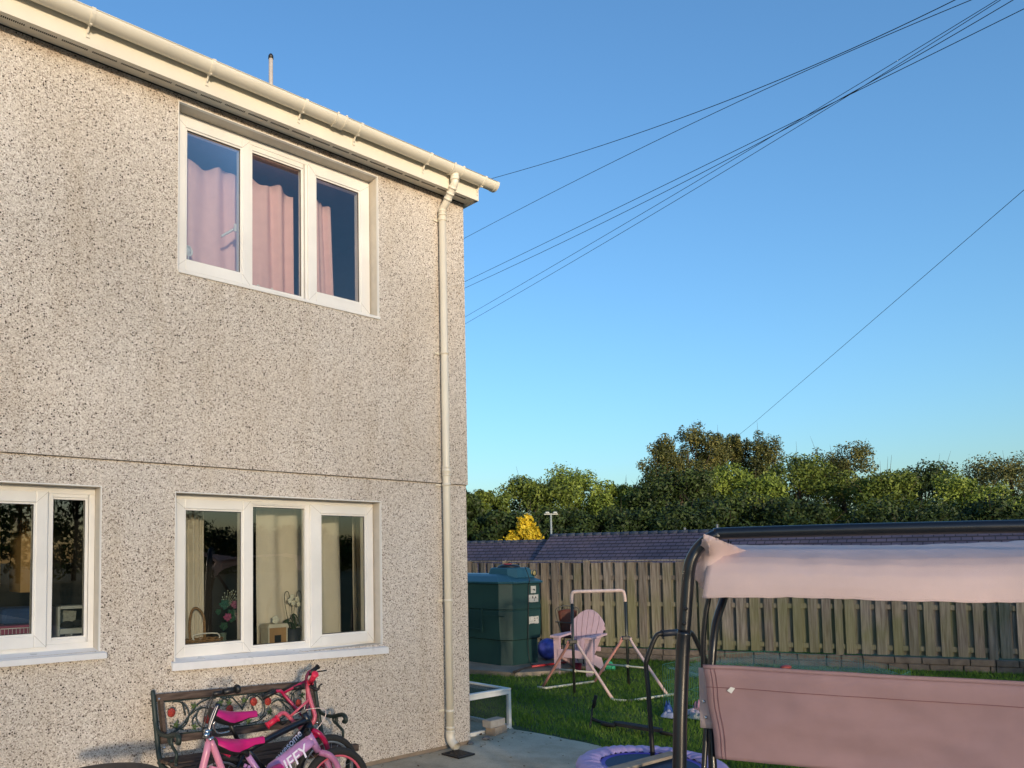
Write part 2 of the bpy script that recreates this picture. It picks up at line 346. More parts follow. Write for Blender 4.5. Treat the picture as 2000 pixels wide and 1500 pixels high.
# ---------------------------------------------------------------- grass blades
def blades(name, polys, n, hmin, hmax, m, excl=(), wd=.0045, seed=3, dens=None):
    rng = np.random.default_rng(seed); P = []
    x0, x1, y0, y1 = polys
    while len(P) < n:
        q = rng.uniform((x0, y0), (x1, y1), (n, 2))
        for a, b in q:
            if a < .80+.03*math.sin(b*9) and b < 2.15: continue
            if any(e(a, b) for e in excl): continue
            d = Vector((a, b, 0))-CAM; dep = d.dot(FH); lat = d.dot(RH)
            if dep < 2 or abs(lat/dep-.25) > .75: continue
            if rng.random() > min(1, (6.5/dep)**1.3): continue
            P.append((a, b))
            if len(P) >= n: break
    P = np.array(P); n = len(P)
    clump = np.array([noise.noise(Vector((a*2.2, b*2.2, 0))) for a, b in P]); h = rng.uniform(hmin, hmax, n)*(1+.6*clump)
    ang = rng.uniform(0, 2*PI, n); lean = rng.uniform(.1, .9, n)*h; la = rng.uniform(0, 2*PI, n)
    dx, dy = np.cos(ang)*wd, np.sin(ang)*wd; V = np.zeros((n, 3, 3))
    V[:, 0, 0] = P[:, 0]-dx; V[:, 0, 1] = P[:, 1]-dy; V[:, 1, 0] = P[:, 0]+dx; V[:, 1, 1] = P[:, 1]+dy
    V[:, 2, 0] = P[:, 0]+np.cos(la)*lean; V[:, 2, 1] = P[:, 1]+np.sin(la)*lean; V[:, 2, 2] = h
    return tri_mesh(name, V.reshape(-1, 3), 3, m)
def tri_mesh(name, V, k, m):
    n = len(V)//k; me = bpy.data.meshes.new(name); me.vertices.add(len(V)); me.vertices.foreach_set('co', V.astype(np.float32).ravel())
    me.loops.add(len(V)); me.loops.foreach_set('vertex_index', np.arange(len(V), dtype=np.int32)); me.polygons.add(n)
    me.polygons.foreach_set('loop_start', np.arange(0, len(V), k, dtype=np.int32)); me.update(calc_edges=True); me.materials.append(m)
    o = bpy.data.objects.new(name, me); COL.objects.link(o); return o
GRASS = island_mat('grass_blades', [hexc('#3b5519'), hexc('#577a26'), hexc('#6f9034'), hexc('#9aa94f')], .6, .25)
slabpoly = [G(900, 1303, 0), G(1006, 1318, 0), G(1090, 1313, 0), G(1175, 1296, 0)]
def on_slab(a, b):
    return b > 2.62 and a < 5.2 and (Vector((a, b, 0))-CAM).dot(FH) > 10.9
gr = blades('grass', (.7, 9, -5, 9), 150000, .022, .05, GRASS, (on_slab,))
tag(gr, 'short green lawn grass behind the house and round the toys', 'grass', kind='stuff')

# ================================================================ house
house = thing('house', 'two storey pebbledashed house with cream gutter and white windows', 'house', (-4, 0, 0))
WT = 4.93; X0 = -9.0; DEPTH = 7.2
def rect_front(mb, x0, x1, z0, z1, holes, y):
    xs = sorted({x0, x1, *[h[0] for h in holes], *[h[1] for h in holes]}); zs = sorted({z0, z1, *[h[2] for h in holes], *[h[3] for h in holes]})
    xs = [x for x in xs if x0 <= x <= x1]; zs = [z for z in zs if z0 <= z <= z1]
    for i in range(len(xs)-1):
        for j in range(len(zs)-1):
            cx, cz = (xs[i]+xs[i+1])/2, (zs[j]+zs[j+1])/2
            if any(h[0] < cx < h[1] and h[2] < cz < h[3] for h in holes): continue
            mb.face([(xs[i], y, zs[j]), (xs[i+1], y, zs[j]), (xs[i+1], y, zs[j+1]), (xs[i], y, zs[j+1])])
H_LOW = (-2.755, -.985, .955, 2.112); H_UP = (-2.754, -.994, 3.655, 4.856); H_KIT = (-5.25, -3.258, 1.085, 2.125)
wl = MB(); BZ = 2.305
rect_front(wl, X0, 0, .035, BZ-.012, [H_LOW, H_KIT], 0)
rect_front(wl, X0, .012, BZ, WT, [H_UP], -.012)
wl.face([(X0, -.012, BZ), (.012, -.012, BZ), (.012, 0, BZ-.001), (X0, 0, BZ-.001)])
wl.face([(X0, .016, BZ-.012), (.0, .016, BZ-.012), (.0, .016, BZ), (X0, .016, BZ)])
wl.face([(X0, 0, BZ-.012), (0, 0, BZ-.012), (0, .016, BZ-.012), (X0, .016, BZ-.012)])
# gable and rear
RP = math.tan(rad(30)); RIDGE = 5.03+(DEPTH/2+.215)*RP
for x, zl, zh in ((0.0, .035, BZ-.012), (.012, BZ, WT)):
    wl.face([(x, 0 if x == 0 else -.012, zl), (x, DEPTH, zl), (x, DEPTH, zh), (x, 0 if x == 0 else -.012, zh)])
wl.face([(.0, 0, BZ-.012), (0, DEPTH, BZ-.012), (.012, DEPTH, BZ), (.012, 0, BZ)])
wl.face([(.012, 0, WT), (.012, DEPTH, WT), (.012, DEPTH/2, RIDGE-.1)])
wl.face([(X0, DEPTH, .035), (0, DEPTH, .035), (0, DEPTH, WT), (X0, DEPTH, WT)])
wl.face([(X0, 0, .035), (X0, DEPTH, .035), (X0, DEPTH, WT), (X0, 0, WT)])
wl.build('wall', WALL, house, fix=False)
# corner bead and bottom edge, concrete plinth
pb = MB(); pb.bx((X0, -.004+.012, -.05), (-.008, .2, .032)); pb.bx((-.2, .2, -.05), (-.008, DEPTH, .032)); pb.build('plinth', mat('plinth_concrete', hexc('#8b7c6b'), .9, bump=.5), house)
# inner shell: rooms
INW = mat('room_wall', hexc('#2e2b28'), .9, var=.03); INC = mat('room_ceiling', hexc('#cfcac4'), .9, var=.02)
def room(name, x0, x1, z0, z1, hole, m, yb=3.4):
    mb = MB(); yi = .26
    mb.face([(x0, yb, z0), (x1, yb, z0), (x1, yb, z1), (x0, yb, z1)])
    for x in (x0, x1): mb.face([(x, yi, z0), (x, yb, z0), (x, yb, z1), (x, yi, z1)])
    for z in (z0, z1): mb.face([(x0, yi, z), (x1, yi, z), (x1, yb, z), (x0, yb, z)])
    rect_front(mb, x0, x1, z0, z1, [hole], yi)
    mb.build(name, m, house, fix=False)
    # inner reveal
    rv = MB(); a, b, c, d = hole
    for z in (c, d): rv.face([(a, .165, z), (b, .165, z), (b, yi, z), (a, yi, z)])
    for x in (a, b): rv.face([(x, .165, c), (x, yi, c), (x, yi, d), (x, .165, d)])
    rv.build('inner_reveal', INC, house, fix=False)
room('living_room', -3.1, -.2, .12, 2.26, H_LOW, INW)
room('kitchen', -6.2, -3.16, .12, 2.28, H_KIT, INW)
room('bedroom', -3.6, -.3, 2.5, 4.86, (H_UP[0], H_UP[1], H_UP[2], H_UP[3]-.02), mat('bedroom_wall', hexc('#b3a9c4'), .9, var=.03))

def window(hole, panels, sill=None, yw=0.0, handle=None, zbot=None):
    """frame set back in the wall; panels: (frame left, frame right, glass rect, opening?)"""
    a, b, c, d = hole; yf = .105; yb = .165
    top = MB()
    # outer reveal, smooth render
    for x in (a, b): top.face([(x, yw, c), (x, yb, c), (x, yb, d), (x, yw, d)])
    for z in (c, d): top.face([(a, yw, z), (b, yw, z), (b, yb, z), (a, yb, z)])
    # narrow white bead round the opening
    top.build('window_reveal', RENDER, house, fix=False)
    bd = MB(); t = .006
    bd.bx((a-t, yw-.003, c), (a+.0005, yw+.02, d)); bd.bx((b-.0005, yw-.003, c), (b+t, yw+.02, d)); bd.bx((a-t, yw-.003, d-.0005), (b+t, yw+.02, d+t)); bd.build('edge_bead', UPVC, house)
    fr = MB(); fx0, fx1 = a+.002, b-.002; fz0, fz1 = c+.002, d-.002
    xs = [fx0]+[p[0] for p in panels[1:]]+[fx1]
    gz = [(p[2][2], p[2][3]) for p in panels]
    W_ = .045
    fr.bx((fx0, yf, fz1-W_), (fx1, yb, fz1), .002); fr.bx((fx0, yf, fz0), (fx1, yb, fz0+W_*1.1), .002)
    fr.bx((fx0, yf+.001, fz0+W_*1.1), (fx0+W_*.8, yb, fz1-W_), .002); fr.bx((fx1-W_*.8, yf+.001, fz0+W_*1.1), (fx1, yb, fz1-W_), .002)
    for x in xs[1:-1]: fr.bx((x-.028, yf+.001, fz0+W_*1.1), (x+.028, yb, fz1-W_), .002)
    wn_ = fr.build('window', UPVC, house)
    for i, (pa, pb, (ga, gb, g0, g1), op) in enumerate(panels):
        s = MB()
        pa2 = (fx0+.012 if i == 0 else pa-.008); pb2 = (fx1-.012 if i == len(panels)-1 else pb+.008)
        y0 = yf-.018 if op else yf+.004
        if op: za, zb_ = g0-.075, g1+.068
        else: za, zb_ = fz0+W_*1.05, fz1-W_*.95; pa2 += .03 if i else .02; pb2 -= .03
        if not op: za = min(za, g0-.01); zb_ = max(zb_, g1+.01)
        if op:
            if i == 0: pa2 = fx0+.010
        y1 = yb+.004
        rot = .004
        s.bx((pa2, y0, za), (ga, y1, zb_), rot); s.bx((gb, y0, za), (pb2, y1, zb_), rot)
        s.bx((ga, y0+.0006, za), (gb, y1, g0), rot); s.bx((ga, y0+.0006, g1), (gb, y1, zb_), rot)
        # glazing bead, sloped step
        e = .012
        for q in (((ga, y0+.010, g0), (ga+e, y1-.01, g1)), ((gb-e, y0+.010, g0), (gb, y1-.01, g1)), ((ga+e, y0+.011, g0), (gb-e, y1-.01, g0+e)), ((ga+e, y0+.011, g1-e), (gb-e, y1-.01, g1))): s.bx(*q)
        s.build('sash' if op else 'glazing_frame', UPVC, wn_)
        if op:
            for (xa_, xb_) in ((ga, pa2), (gb, pb2)):
                for (zA, zB) in ((g0, za), (g1, zb_)): wl_ = MB(); wl_.bar((xa_, y0-.0002, zA), (xb_, y0-.0002, zB), .0016, .0012, up=(0, 1, 0)); wl_.build('corner_joint', WELD, wn_)
        gk = MB(); yg = y0+.022
        for q in (((ga+e, yg-.004, g0+e), (ga+e+.004, yg, g1-e)), ((gb-e-.004, yg-.004, g0+e), (gb-e, yg, g1-e)), ((ga+e, yg-.004, g1-e-.004), (gb-e, yg, g1-e)), ((ga+e, yg-.004, g0+e), (gb-e, yg, g0+e+.004))): gk.bx(*q)
        gk.build('gasket', BLACK, wn_)
        p = MB(); p.face([(ga+e, yg, g0+e), (gb-e, yg, g0+e), (gb-e, yg, g1-e), (ga+e, yg, g1-e)]); p.build('pane', GLASS, wn_)
    if sill:
        sz0, sz1, th, pr = sill; sl = MB()
        a2, b2 = a-.035, b+.035
        sec = [(.16, .03), (-pr, .0), (-pr, -th), (-pr+.018, -th), (-pr+.018, -.022), (.16, -.01)]
        for i in range(len(sec)):
            pass
        sl.prism([(a2, y, sz0+z) for y, z in sec], (b2-a2, 0, 0))
        for v in sl.bm.verts:
            if v.co.x > (a2+b2)/2: v.co.z += sz1-sz0
            if v.co.y > 0: v.co.x = min(max(v.co.x, a+.002), b-.002)
        sl.build('sill', mat('sill_upvc', hexc('#dfe0e2'), .3, var=.04), wn_)
    if handle:
        for (hx, hz, ang) in handle:
            h = MB(); h.bx((hx-.012, .172, hz-.03), (hx+.012, .185, hz+.03), .003)
            h.tube([(hx, .19, hz), (hx, .215, hz), (hx+math.sin(ang)*.05, .222, hz-math.cos(ang)*.05), (hx+math.sin(ang)*.125, .215, hz-math.cos(ang)*.125)], [.009, .010, .010, .009], 8, smooth=4)
            h.build('handle', UPVC, wn_)
    return wn_
w_low = window(H_LOW, [(-2.75, -2.145, (-2.652, -2.197, 1.055, 2.012), True), (-2.135, -1.625, (-2.114, -1.625, 1.008, 2.055), False), (-1.605, -.99, (-1.517, -1.066, 1.048, 2.008), True)], (.968, .930, .05, .045), handle=[(-2.163, 1.36, .0)])
w_up = window(H_UP, [(-2.75, -2.15, (-2.656, -2.206, 3.778, 4.752), True), (-2.14, -1.63, (-2.124, -1.655, 3.716, 4.772), False), (-1.612, -1.0, (-1.548, -1.098, 3.776, 4.742), True)], None, yw=-.012, handle=[(-2.215, 4.16, -.9)])
w_kit = window(H_KIT, [(-5.24, -4.75, (-5.15, -4.80, 1.17, 2.03), True), (-4.74, -4.18, (-4.70, -4.20, 1.17, 2.055), False), (-4.17, -3.56, (-4.08, -3.622, 1.20, 2.018), True), (-3.545, -3.262, (-3.535, -3.305, 1.165, 2.056), False)], (1.083, 1.076, .035, .045))
# thin drip edge under upper window
db = MB(); db.bx((H_UP[0]+.001, -.022, H_UP[2]-.02), (H_UP[1]+.012, .16, H_UP[2]+.004), .002); db.build('sill', UPVC, w_up)

# ---- eaves: soffit, fascia, roof
FY = -.167
so = MB(); so.bx((X0, FY+.018, 4.912), (.03, .02, 4.925)); so_o = so.build('soffit', PVC, house)
vt = MB()
x = -8.8
while x < -.02:
    for k in range(14):
        xx = x+k*.0115
        if xx < .0: vt.bx((xx, FY+.042, 4.9095), (xx+.006, FY+.078, 4.913))
    x += .187
vt.build('vent_slots', mat('vent_dark', lin(.01, .01, .01), .9), so_o)
gp = MB(); gp.bx((X0, -.022, 4.908), (.02, -.0125, 4.9118)); gp.build('soffit_gap_shade', mat('gap_shade', lin(.02, .017, .015), .8), so_o)  # near-black strip painting the shade of the vent gap at the wall
fa = MB(); fa.bx((X0, FY, 4.893), (.06, FY+.018, 5.09), .002); fa.bx((X0, FY+.018, 4.893), (.06, FY+.035, 4.900)); fa.build('fascia', PVC, house)
be = MB(); be.bx((.03, FY+.018, 4.893), (.06, .04, 5.07)); be.build('box_end', PVC, house)
SLATE = mat('roof_slate', hexc('#4b4750'), .7, bump=.4)
rf = MB(); ov = .215
def roof_slab(mb, s):
    e0 = (-ov if s > 0 else DEPTH+ov); z0 = 5.03
    for (xa, xb) in ((X0-.1, .055),):
        A, B = Vector((xa, e0, z0)), Vector((xb, e0, z0)); Cc, D = Vector((xb, DEPTH/2, RIDGE)), Vector((xa, DEPTH/2, RIDGE))
        mb.prism([A, B, Cc, D], (0, 0, .07))
roof_slab(rf, 1); roof_slab(rf, -1); ro = rf.build('roof', SLATE, house)
rc = MB(); rc.tube([(X0-.1, DEPTH/2, RIDGE+.05), (.06, DEPTH/2, RIDGE+.05)], .1, 10); rc.build('ridge_cap', SLATE, ro)
vp = MB(); vp.tube([(-1.314, 1.2, 5.7), (-1.314, 1.2, 6.41)], .021, 12); v_o = vp.build('vent_pipe', mat('vent_grey', hexc('#a8a29c'), .5), ro)
vc = MB(); vc.lathe([(0, .05), (.014, .047), (.024, .03), (.025, 0), (.0, 0)], (-1.314, 1.2, 6.405)); vc.build('cap', BLACK, v_o)
# ---- gutter
def half(mb, x0, x1, y, z, r, th=.0035, n=14):
    o = [(y+r*math.cos(PI+PI*k/n), z+r*math.sin(PI+PI*k/n)*.98) for k in range(n+1)]; i = [(y+(r-th)*math.cos(PI+PI*k/n), z+(r-th)*math.sin(PI+PI*k/n)*.98) for k in range(n+1)]
    poly = o+i[::-1]
    A = [(x0, a, b) for a, b in poly]; B = [(x1, a, b) for a, b in poly]
    mb.grid([A, B], closed=True); n2 = len(poly)
    for P in (A, B):
        for k in range(n): mb.face([P[k], P[k+1], P[n2-2-k], P[n2-1-k]])
GY, GZ, GR = FY-.062, 5.062, .061
gt = MB(); half(gt, X0, .205, GY, GZ, GR); gt.tube([(X0, GY-GR, GZ), (.2, GY-GR, GZ)], .0045, 6)
gut = gt.build('gutter', PVC, house)
gc = MB(); n = 14
for xx in (.198,):
    half(gc, xx-.02, xx+.008, GY, GZ, GR+.004)
    poly = [(xx+.006, GY+(GR+.004)*math.cos(PI+PI*k/n), GZ+(GR+.004)*math.sin(PI+PI*k/n)) for k in range(n+1)]; gc.prism(poly, (.004, 0, 0))
gc.build('end_cap', PVC, gut)
for xx in (-6.1, -5.2, -4.33, -3.43, -2.62, -1.87, -1.355, -.62, .035):
    b_ = MB(); half(b_, xx-.012, xx+.012, GY, GZ, GR+.005, .005)
    b_.tube([(xx, GY-.01, GZ-GR-.004), (xx, GY+.03, GZ-GR*.95), (xx, FY-.004, GZ-GR-.035)], .008, 6, smooth=3); b_.bx((xx-.011, FY-.006, GZ-.12), (xx+.011, FY-.0015, GZ+.03)); b_.bx((xx-.012, GY-GR-.006, GZ-.002), (xx+.012, GY-GR+.010, GZ+.006)); b_.build('bracket', PVC, gut)
for x0_, x1_ in ((-1.60, -1.50), (-.36, -.235)):
    j = MB(); half(j, x0_, x1_, GY, GZ, GR+.006, .006)
    for xe in (x0_, x1_-.016): half(j, xe, xe+.016, GY, GZ, GR+.0095, .006)
    for xe in (x0_+.004, x1_-.02): j.bx((xe, GY-GR-.012, GZ-.004), (xe+.016, GY-GR+.012, GZ+.008), .002)
    j.build('joint', PVC, gut)
# ---- downpipe
DX = -.300; DY = -.062
dpipe = MB(); PR = .034
dpipe.tube([(DX, GY, GZ-GR+.004), (DX, GY, 4.955), (DX, GY+.012, 4.915), (DX, -.12, 4.80), (DX, DY-.008, 4.755), (DX, DY, 4.72)], PR, 16, smooth=4)
dpipe.tube([(DX, DY, 4.73), (DX, DY, .15)], PR-.001, 18); dpo = dpipe.build('downpipe', PVC, house)
def collar(p, ax, r, h):
    cl = MB(); cl.lathe([(r-.006, -h), (r, -h), (r, h), (r-.006, h)], p, ax, 18); cl.build('collar', PVC, dpo)
collar((DX, GY, 4.965), (0, 0, 1), PR+.006, .016); collar((DX, GY, 4.99), (0, 0, 1), PR+.003, .02)
ax = Vector((0, .65, -1)).normalized(); ax = (Vector((DX, -.12, 4.80))-Vector((DX, GY+.012, 4.915))).normalized()
for t in (.15, .5, .82): p = Vector((DX, GY+.012, 4.915)).lerp(Vector((DX, -.12, 4.80)), t); collar(p, ax, PR+.004, .010)
for z in (4.735, 4.70, 4.668, 2.44, 2.405, 2.37): collar((DX, DY, z), (0, 0, 1), PR+.005, .007)
collar((DX, DY, 2.405), (0, 0, 1), PR+.0025, .04); collar((DX, DY, .165), (0, 0, 1), PR+.005, .008); collar((DX, DY, .20), (0, 0, 1), PR+.005, .008)
for z in (4.655, 3.45, 2.285, 1.28, .34):
    b_ = MB(); b_.lathe([(PR-.002, -.011), (PR+.004, -.011), (PR+.004, .011), (PR-.002, .011)], (DX, DY, z), (0, 0, 1), 18); yq = -.014 if z > BZ else -.002
    b_.bx((DX-.078, yq-.010, z-.009), (DX+.03, yq-.002, z+.009), .002); b_.lathe([(.0, .006), (.007, .005), (.008, 0)], (DX-.068, yq-.010, z), (0, -1, 0), 10); b_.build('bracket', PVC, dpo)
sh = MB(); sh.tube([(DX, DY, .17), (DX, DY, .125), (DX+.0, DY-.015, .085), (DX+.0, DY-.05, .055), (DX, DY-.075, .045)], PR+.004, 18, smooth=4, cap=False); sh.tube([(DX, DY, .16), (DX, DY, .125), (DX+.0, DY-.015, .085), (DX+.0, DY-.05, .055), (DX, DY-.0745, .045)], PR-.002, 18, smooth=4, cap=False); sh.build('shoe', PVC, dpo)
dg = MB(); c = G(895, 1475); dg.box((c.x, c.y, .010), (.20, .20, .014), Matrix.Rotation(.05, 3, 'Z'), .003)
for k in range(6): dg.bx((c.x-.08, c.y-.075+k*.028, .017), (c.x+.08, c.y-.06+k*.028, .021))
single(dg.build('drain_cover', BLACK), 'black square drain cover on the patio under the downpipe', 'drain cover')

# fallen leaves and crumbs along the foot of the wall and the lawn edge
rngl = np.random.default_rng(12); LP = []
for k in range(170):
    if k < 90: x, y = rngl.uniform(-2.2, .7), -abs(rngl.normal(0, .10))-.02 if k % 3 else rngl.uniform(-1.6, 0)
    else: x, y = .78+rngl.normal(0, .06), rngl.uniform(-1.7, .2)
    if k >= 90 and k % 2: x = .8-abs(rngl.normal(0, .5))
    a = rngl.uniform(0, 2*PI); s_ = rngl.uniform(.006, .016); u_ = np.array([math.cos(a), math.sin(a), rngl.uniform(-.3, .3)])*s_; v_ = np.array([-math.sin(a), math.cos(a), rngl.uniform(-.3, .3)])*s_*.6; c_ = np.array([x, y, .009])
    LP += [c_-u_, c_+v_, c_+u_, c_-v_]
tag(tri_mesh('leaf_litter', np.array(LP), 4, island_mat('dry_leaves', [hexc('#3b2f22'), hexc('#6b5233'), hexc('#8c7444')], .8)), 'dry leaves and crumbs scattered on the patio by the wall', 'leaf litter', kind='stuff')

# ================================================================ slab, tank
SZ = .06
s = MB(); poly = [G(860, 1303, SZ), G(1006, 1314, SZ), G(1095, 1309, SZ), G(1172, 1294, SZ)]
pl = [Vector((p.x, p.y, SZ)) for p in poly]; far = [Vector((6.2, 4.6, SZ)), Vector((3.2, 7.0, SZ)), Vector((2.6, 6.2, SZ))]
pl = [pl[0], pl[1], pl[2], pl[3]]+far
s.prism([p-Vector((0, 0, SZ+.02)) for p in pl], (0, 0, SZ+.02)); struct(s.build('concrete_slab', CONC2))
# tank: footprint corners from the base
T1, T2, T0 = G(1002, 1300, SZ), G(1061, 1292, SZ), G(916, 1289.6, SZ)
ux = (T2-T1); ux.z = 0; EW = .80; ux.normalize()
uy = Vector((-ux.y, ux.x, 0)); d0 = (T0-T1); d0.z = 0; uyr = d0.normalized()
uy = (uy*.5+uyr*.5).normalized() if uy.dot(uyr) > 0 else uyr
TK = Vector((T1.x, T1.y, 0)); TANK = thing('oil_tank', 'big dark green plastic oil tank on a concrete slab by the fence', 'tank', TK+ux*.5+uy*1.0+Vector((0, 0, SZ)))
DG = mat('tank_green', hexc('#183b39'), .62, var=.14, scale=3, bump=.08); 
def tp(a, b, z): return TK+ux*a+uy*b+Vector((0, 0, z))
def outline(w0, w1, l0, l1, ch):
    return [(w0+ch, l0), (w1-ch, l0), (w1, l0+ch), (w1, l1-ch), (w1-ch, l1), (w0+ch, l1), (w0, l1-ch), (w0, l0+ch)]
TW = (T2-T1).length
def loft(mb, secs, cap=True):
    rows = [[tp(a, b, z) for a, b in outline(w0, w1, l0, l1, ch)] for (w0, w1, l0, l1, ch, z) in secs]
    vs = mb.grid(rows, closed=True, sm=False)
    if cap: mb.bm.faces.new(vs[0][::-1]); mb.bm.faces.new(vs[-1])
w1 = TW; b = .05
tb = MB(); TL = 2.3
loft(tb, [(-.12, w1, 0, TL, .12, SZ), (-.12, w1, 0, TL, .12, SZ+.36), (-.155, w1+.035, -.035, TL+.03, .13, SZ+.375), (-.175, w1+.05, -.045, TL+.04, .14, SZ+.66), (-.175, w1+.05, -.045, TL+.04, .14, SZ+.79), (-.163, w1+.038, -.033, TL+.03, .13, SZ+.80), (-.163, w1+.038, -.033, TL+.03, .13, SZ+.812),
          (-.178, w1+.052, -.048, TL+.04, .14, SZ+.822), (-.165, w1+.04, -.04, TL+.03, .14, SZ+1.19)])
body = tb.build('body', DG, TANK)
DGL = mat('tank_lid_sky_tint', hexc('#295565'), .38, var=.1, scale=3); tb = MB()  # tank green turned bluer and lighter: sky reflection painted into the colour
loft(tb, [(-.165, w1+.04, -.04, TL+.03, .14, SZ+1.195), (-.20, w1+.085, -.08, TL+.07, .16, SZ+1.20), (-.205, w1+.09, -.085, TL+.08, .16, SZ+1.225),
          (-.08, w1-.04, .10, TL-.1, .12, SZ+1.305), (.0, w1-.10, .2, TL-.2, .10, SZ+1.335)])
tb.build('lid', DGL, TANK)
rb = MB()
for (l0, l1, z0, z1) in ((.42, .46, .48, 1.1), (.82, .85, .48, 1.1), (1.25, 1.28, .48, 1.1)): 
    rb.prism([tp(-.19, l0, SZ+z0), tp(-.19, l1, SZ+z0), tp(-.17, l1, SZ+z1), tp(-.17, l0, SZ+z1)], ux*.02)
for (l0, l1) in ((.46, .82), (1.28, 1.7)):
    rb.prism([tp(-.186, l0, SZ+.5), tp(-.186, l1, SZ+.5), tp(-.186, l1, SZ+.52), tp(-.186, l0, SZ+.52)], ux*.02)
for z in (.72,):
    for (l0, l1) in ((-.02, .42), (.85, 1.25)): rb.prism([tp(-.184, l0, SZ+z), tp(-.184, l1, SZ+z), tp(-.184, l1, SZ+z+.012), tp(-.184, l0, SZ+z+.012)], ux*.02)
rb.build('rib', DG, TANK)
hd = MB(); loft(hd, [(.06, w1-.02, .02, .62, .10, SZ+1.28), (.10, w1-.08, .07, .60, .10, SZ+1.415), (.12, w1-.10, .09, .58, .10, SZ+1.43)]); hd.build('filler_housing', DGL, TANK)
lid = MB(); c0 = tp(w1*.48, .33, SZ+1.43); lid.lathe([(.0, .05), (.12, .045), (.17, .02), (.175, 0), (0, 0)], c0, seg=24); lid.build('filler_cap', BLACK, TANK)
lr = MB(); lr.lathe([(.0, .014), (.06, .012), (.065, 0), (0, 0)], c0+Vector((-.03, 0, .048)), seg=16); lr.build('cap_disc', mat('red_plastic', hexc('#a32a2a'), .4), TANK)
ga = MB(); gcn = tp(w1*.80, .035, SZ+1.345); ga.lathe([(0, .02), (.034, .018), (.043, .0), (.043, -.02)], gcn, -uy, 20); ga.build('gauge', mat('gauge_face', hexc('#b9a56d'), .4), TANK)
gr_ = MB(); gr_.ring(gcn-uy*.016, .042, .007, uy, 24, 6); gr_.build('gauge_rim', DG, TANK)
bpl = MB()
bpl.bx((0, 0, 0), (.001, .001, .001)); bpl = MB()
bpl.tube([tp(.32, 1.35, SZ+1.33), tp(.32, 1.35, SZ+1.47)], .02, 8); bpl.tube([tp(.32, 1.35, SZ+1.45), tp(.32, 1.35, SZ+1.72)], .0035, 6); bpl.build('level_sender', BLACK, TANK)
LB = mat('worn_label', hexc('#bfbdb4'), .6, var=.18, scale=40); LBD = mat('label_print', lin(.03, .03, .03), .6)
def lab(a0, a1, z0, z1, jag, marks):
    n = 8; pts = []
    for i in range(n+1): pts.append((a0+(a1-a0)*i/n, z0+random.uniform(0, jag)))
    for i in range(n+1): pts.append((a1-(a1-a0)*i/n, z1-random.uniform(0, jag)))
    l = MB(); l.prism([tp(a, -.052, SZ+z) for a, z in pts], uy*.004); lo = l.build('label', LB, TANK)
    for (a, z, w_, h_) in marks:
        k = MB(); k.prism([tp(a0+a*(a1-a0), -.0535, SZ+z0+z*(z1-z0)), tp(a0+(a+w_)*(a1-a0), -.0535, SZ+z0+z*(z1-z0)), tp(a0+(a+w_*.7)*(a1-a0), -.0535, SZ+z0+(z+h_)*(z1-z0)), tp(a0+(a+.1*w_)*(a1-a0), -.0535, SZ+z0+(z+h_)*(z1-z0))], uy*.001); k.build('print', LBD, lo)
q = TW/.66
lab(.36*q, .47*q, 1.045, 1.155, .004, [(.35, .45, .5, .12), (.5, .35, .4, .1)])
lab(.31*q, .52*q, .91, 1.025, .006, [(.35, .5, .12, .3), (.55, .15, .05, .45), (.65, .5, .15, .25)])
lab(.31*q, .52*q, .585, .70, .014, [(.52, .68, .12, .12), (.78, .68, .12, .12), (.52, .38, .12, .14)])
cb = MB(); cb.tube([tp(.29*q, -.01, SZ+1.44), tp(.285*q, -.095, SZ+1.25), tp(.285*q, -.075, SZ+1.15), tp(.28*q, -.06, SZ+.7), tp(.27*q, -.055, SZ+.4), tp(.285*q, -.04, SZ+.25), tp(.30*q, -.06, SZ+.02), tp(.2*q, -.2, SZ+.012), tp(.05*q, -.32, SZ+.012)], .006, 6, smooth=4)
cb.build('cable', BLACK, TANK)
# ball
bl = MB(); P = DP(1070, 1259, 11.9); bl.ball((P.x, P.y, SZ+.165), .165, 24); single(bl.build('ball', mat('blue_marble', hexc('#5866cc'), .3, var=.45, scale=9), smooth=True), 'blue marbled play ball between the oil tank and the pink chair', 'ball')
# red broom pole on slab
rp = MB(); a, c = G(1038, 1302, .09), G(1116, 1292, .09); rp.tube([a, c], .016, 8)
rpo = rp.build('broom', mat('red_pole', hexc('#b3262c'), .4)); single(rpo, 'red broom pole lying on the slab in front of the oil tank', 'broom')
c = G(1020, 1306, .075); a2 = G(1004, 1313, .075)
hb = MB(); hb.tube([a2, c, G(1038, 1302, .09)], [.022, .010, .014], 8); attach(hb.build('broom_head', mat('grey_head', hexc('#3a3633'), .7)), rpo)
e_ = MB(); e_.tube([G(1116, 1292, .09), G(1123, 1291, .09)], .018, 8); attach(e_.build('end_cap', UPVC), rpo)
# rusty bistro chair
P0 = view(2.78, 11.55); BC = thing('bistro_chair', 'small brown metal chair standing behind the pink chair', 'chair', P0); RUST = mat('rusty_brown', hexc('#5a2f22'), .7, var=.3, scale=25); DW = mat('dark_wire', hexc('#4b4a44'), .5)
def bc(x, y, z): return P0+RH*x+FH*y+Vector((0, 0, z))
fm = MB(); fm.tube([bc(-.10, .2, .48), bc(-.17, .23, .75), bc(-.16, .24, .86), bc(0, .25, .90), bc(.16, .24, .86), bc(.17, .23, .75), bc(.10, .2, .48)], .010, 6, smooth=4)
fm.tube([bc(-.155, .235, .83), bc(0, .25, .85), bc(.155, .235, .83)], .006, 6, smooth=3); fm.tube([bc(-.19, .2, .66), bc(-.05, .0, .66), bc(.12, -.1, .66), bc(.22, .02, .64), bc(.20, .1, .50)], .010, 6, smooth=4)
for k in range(-3, 4): fm.tube([bc(k*.042, .235, .84), bc(k*.045, .24, .895-abs(k)*.008)], .004, 5)
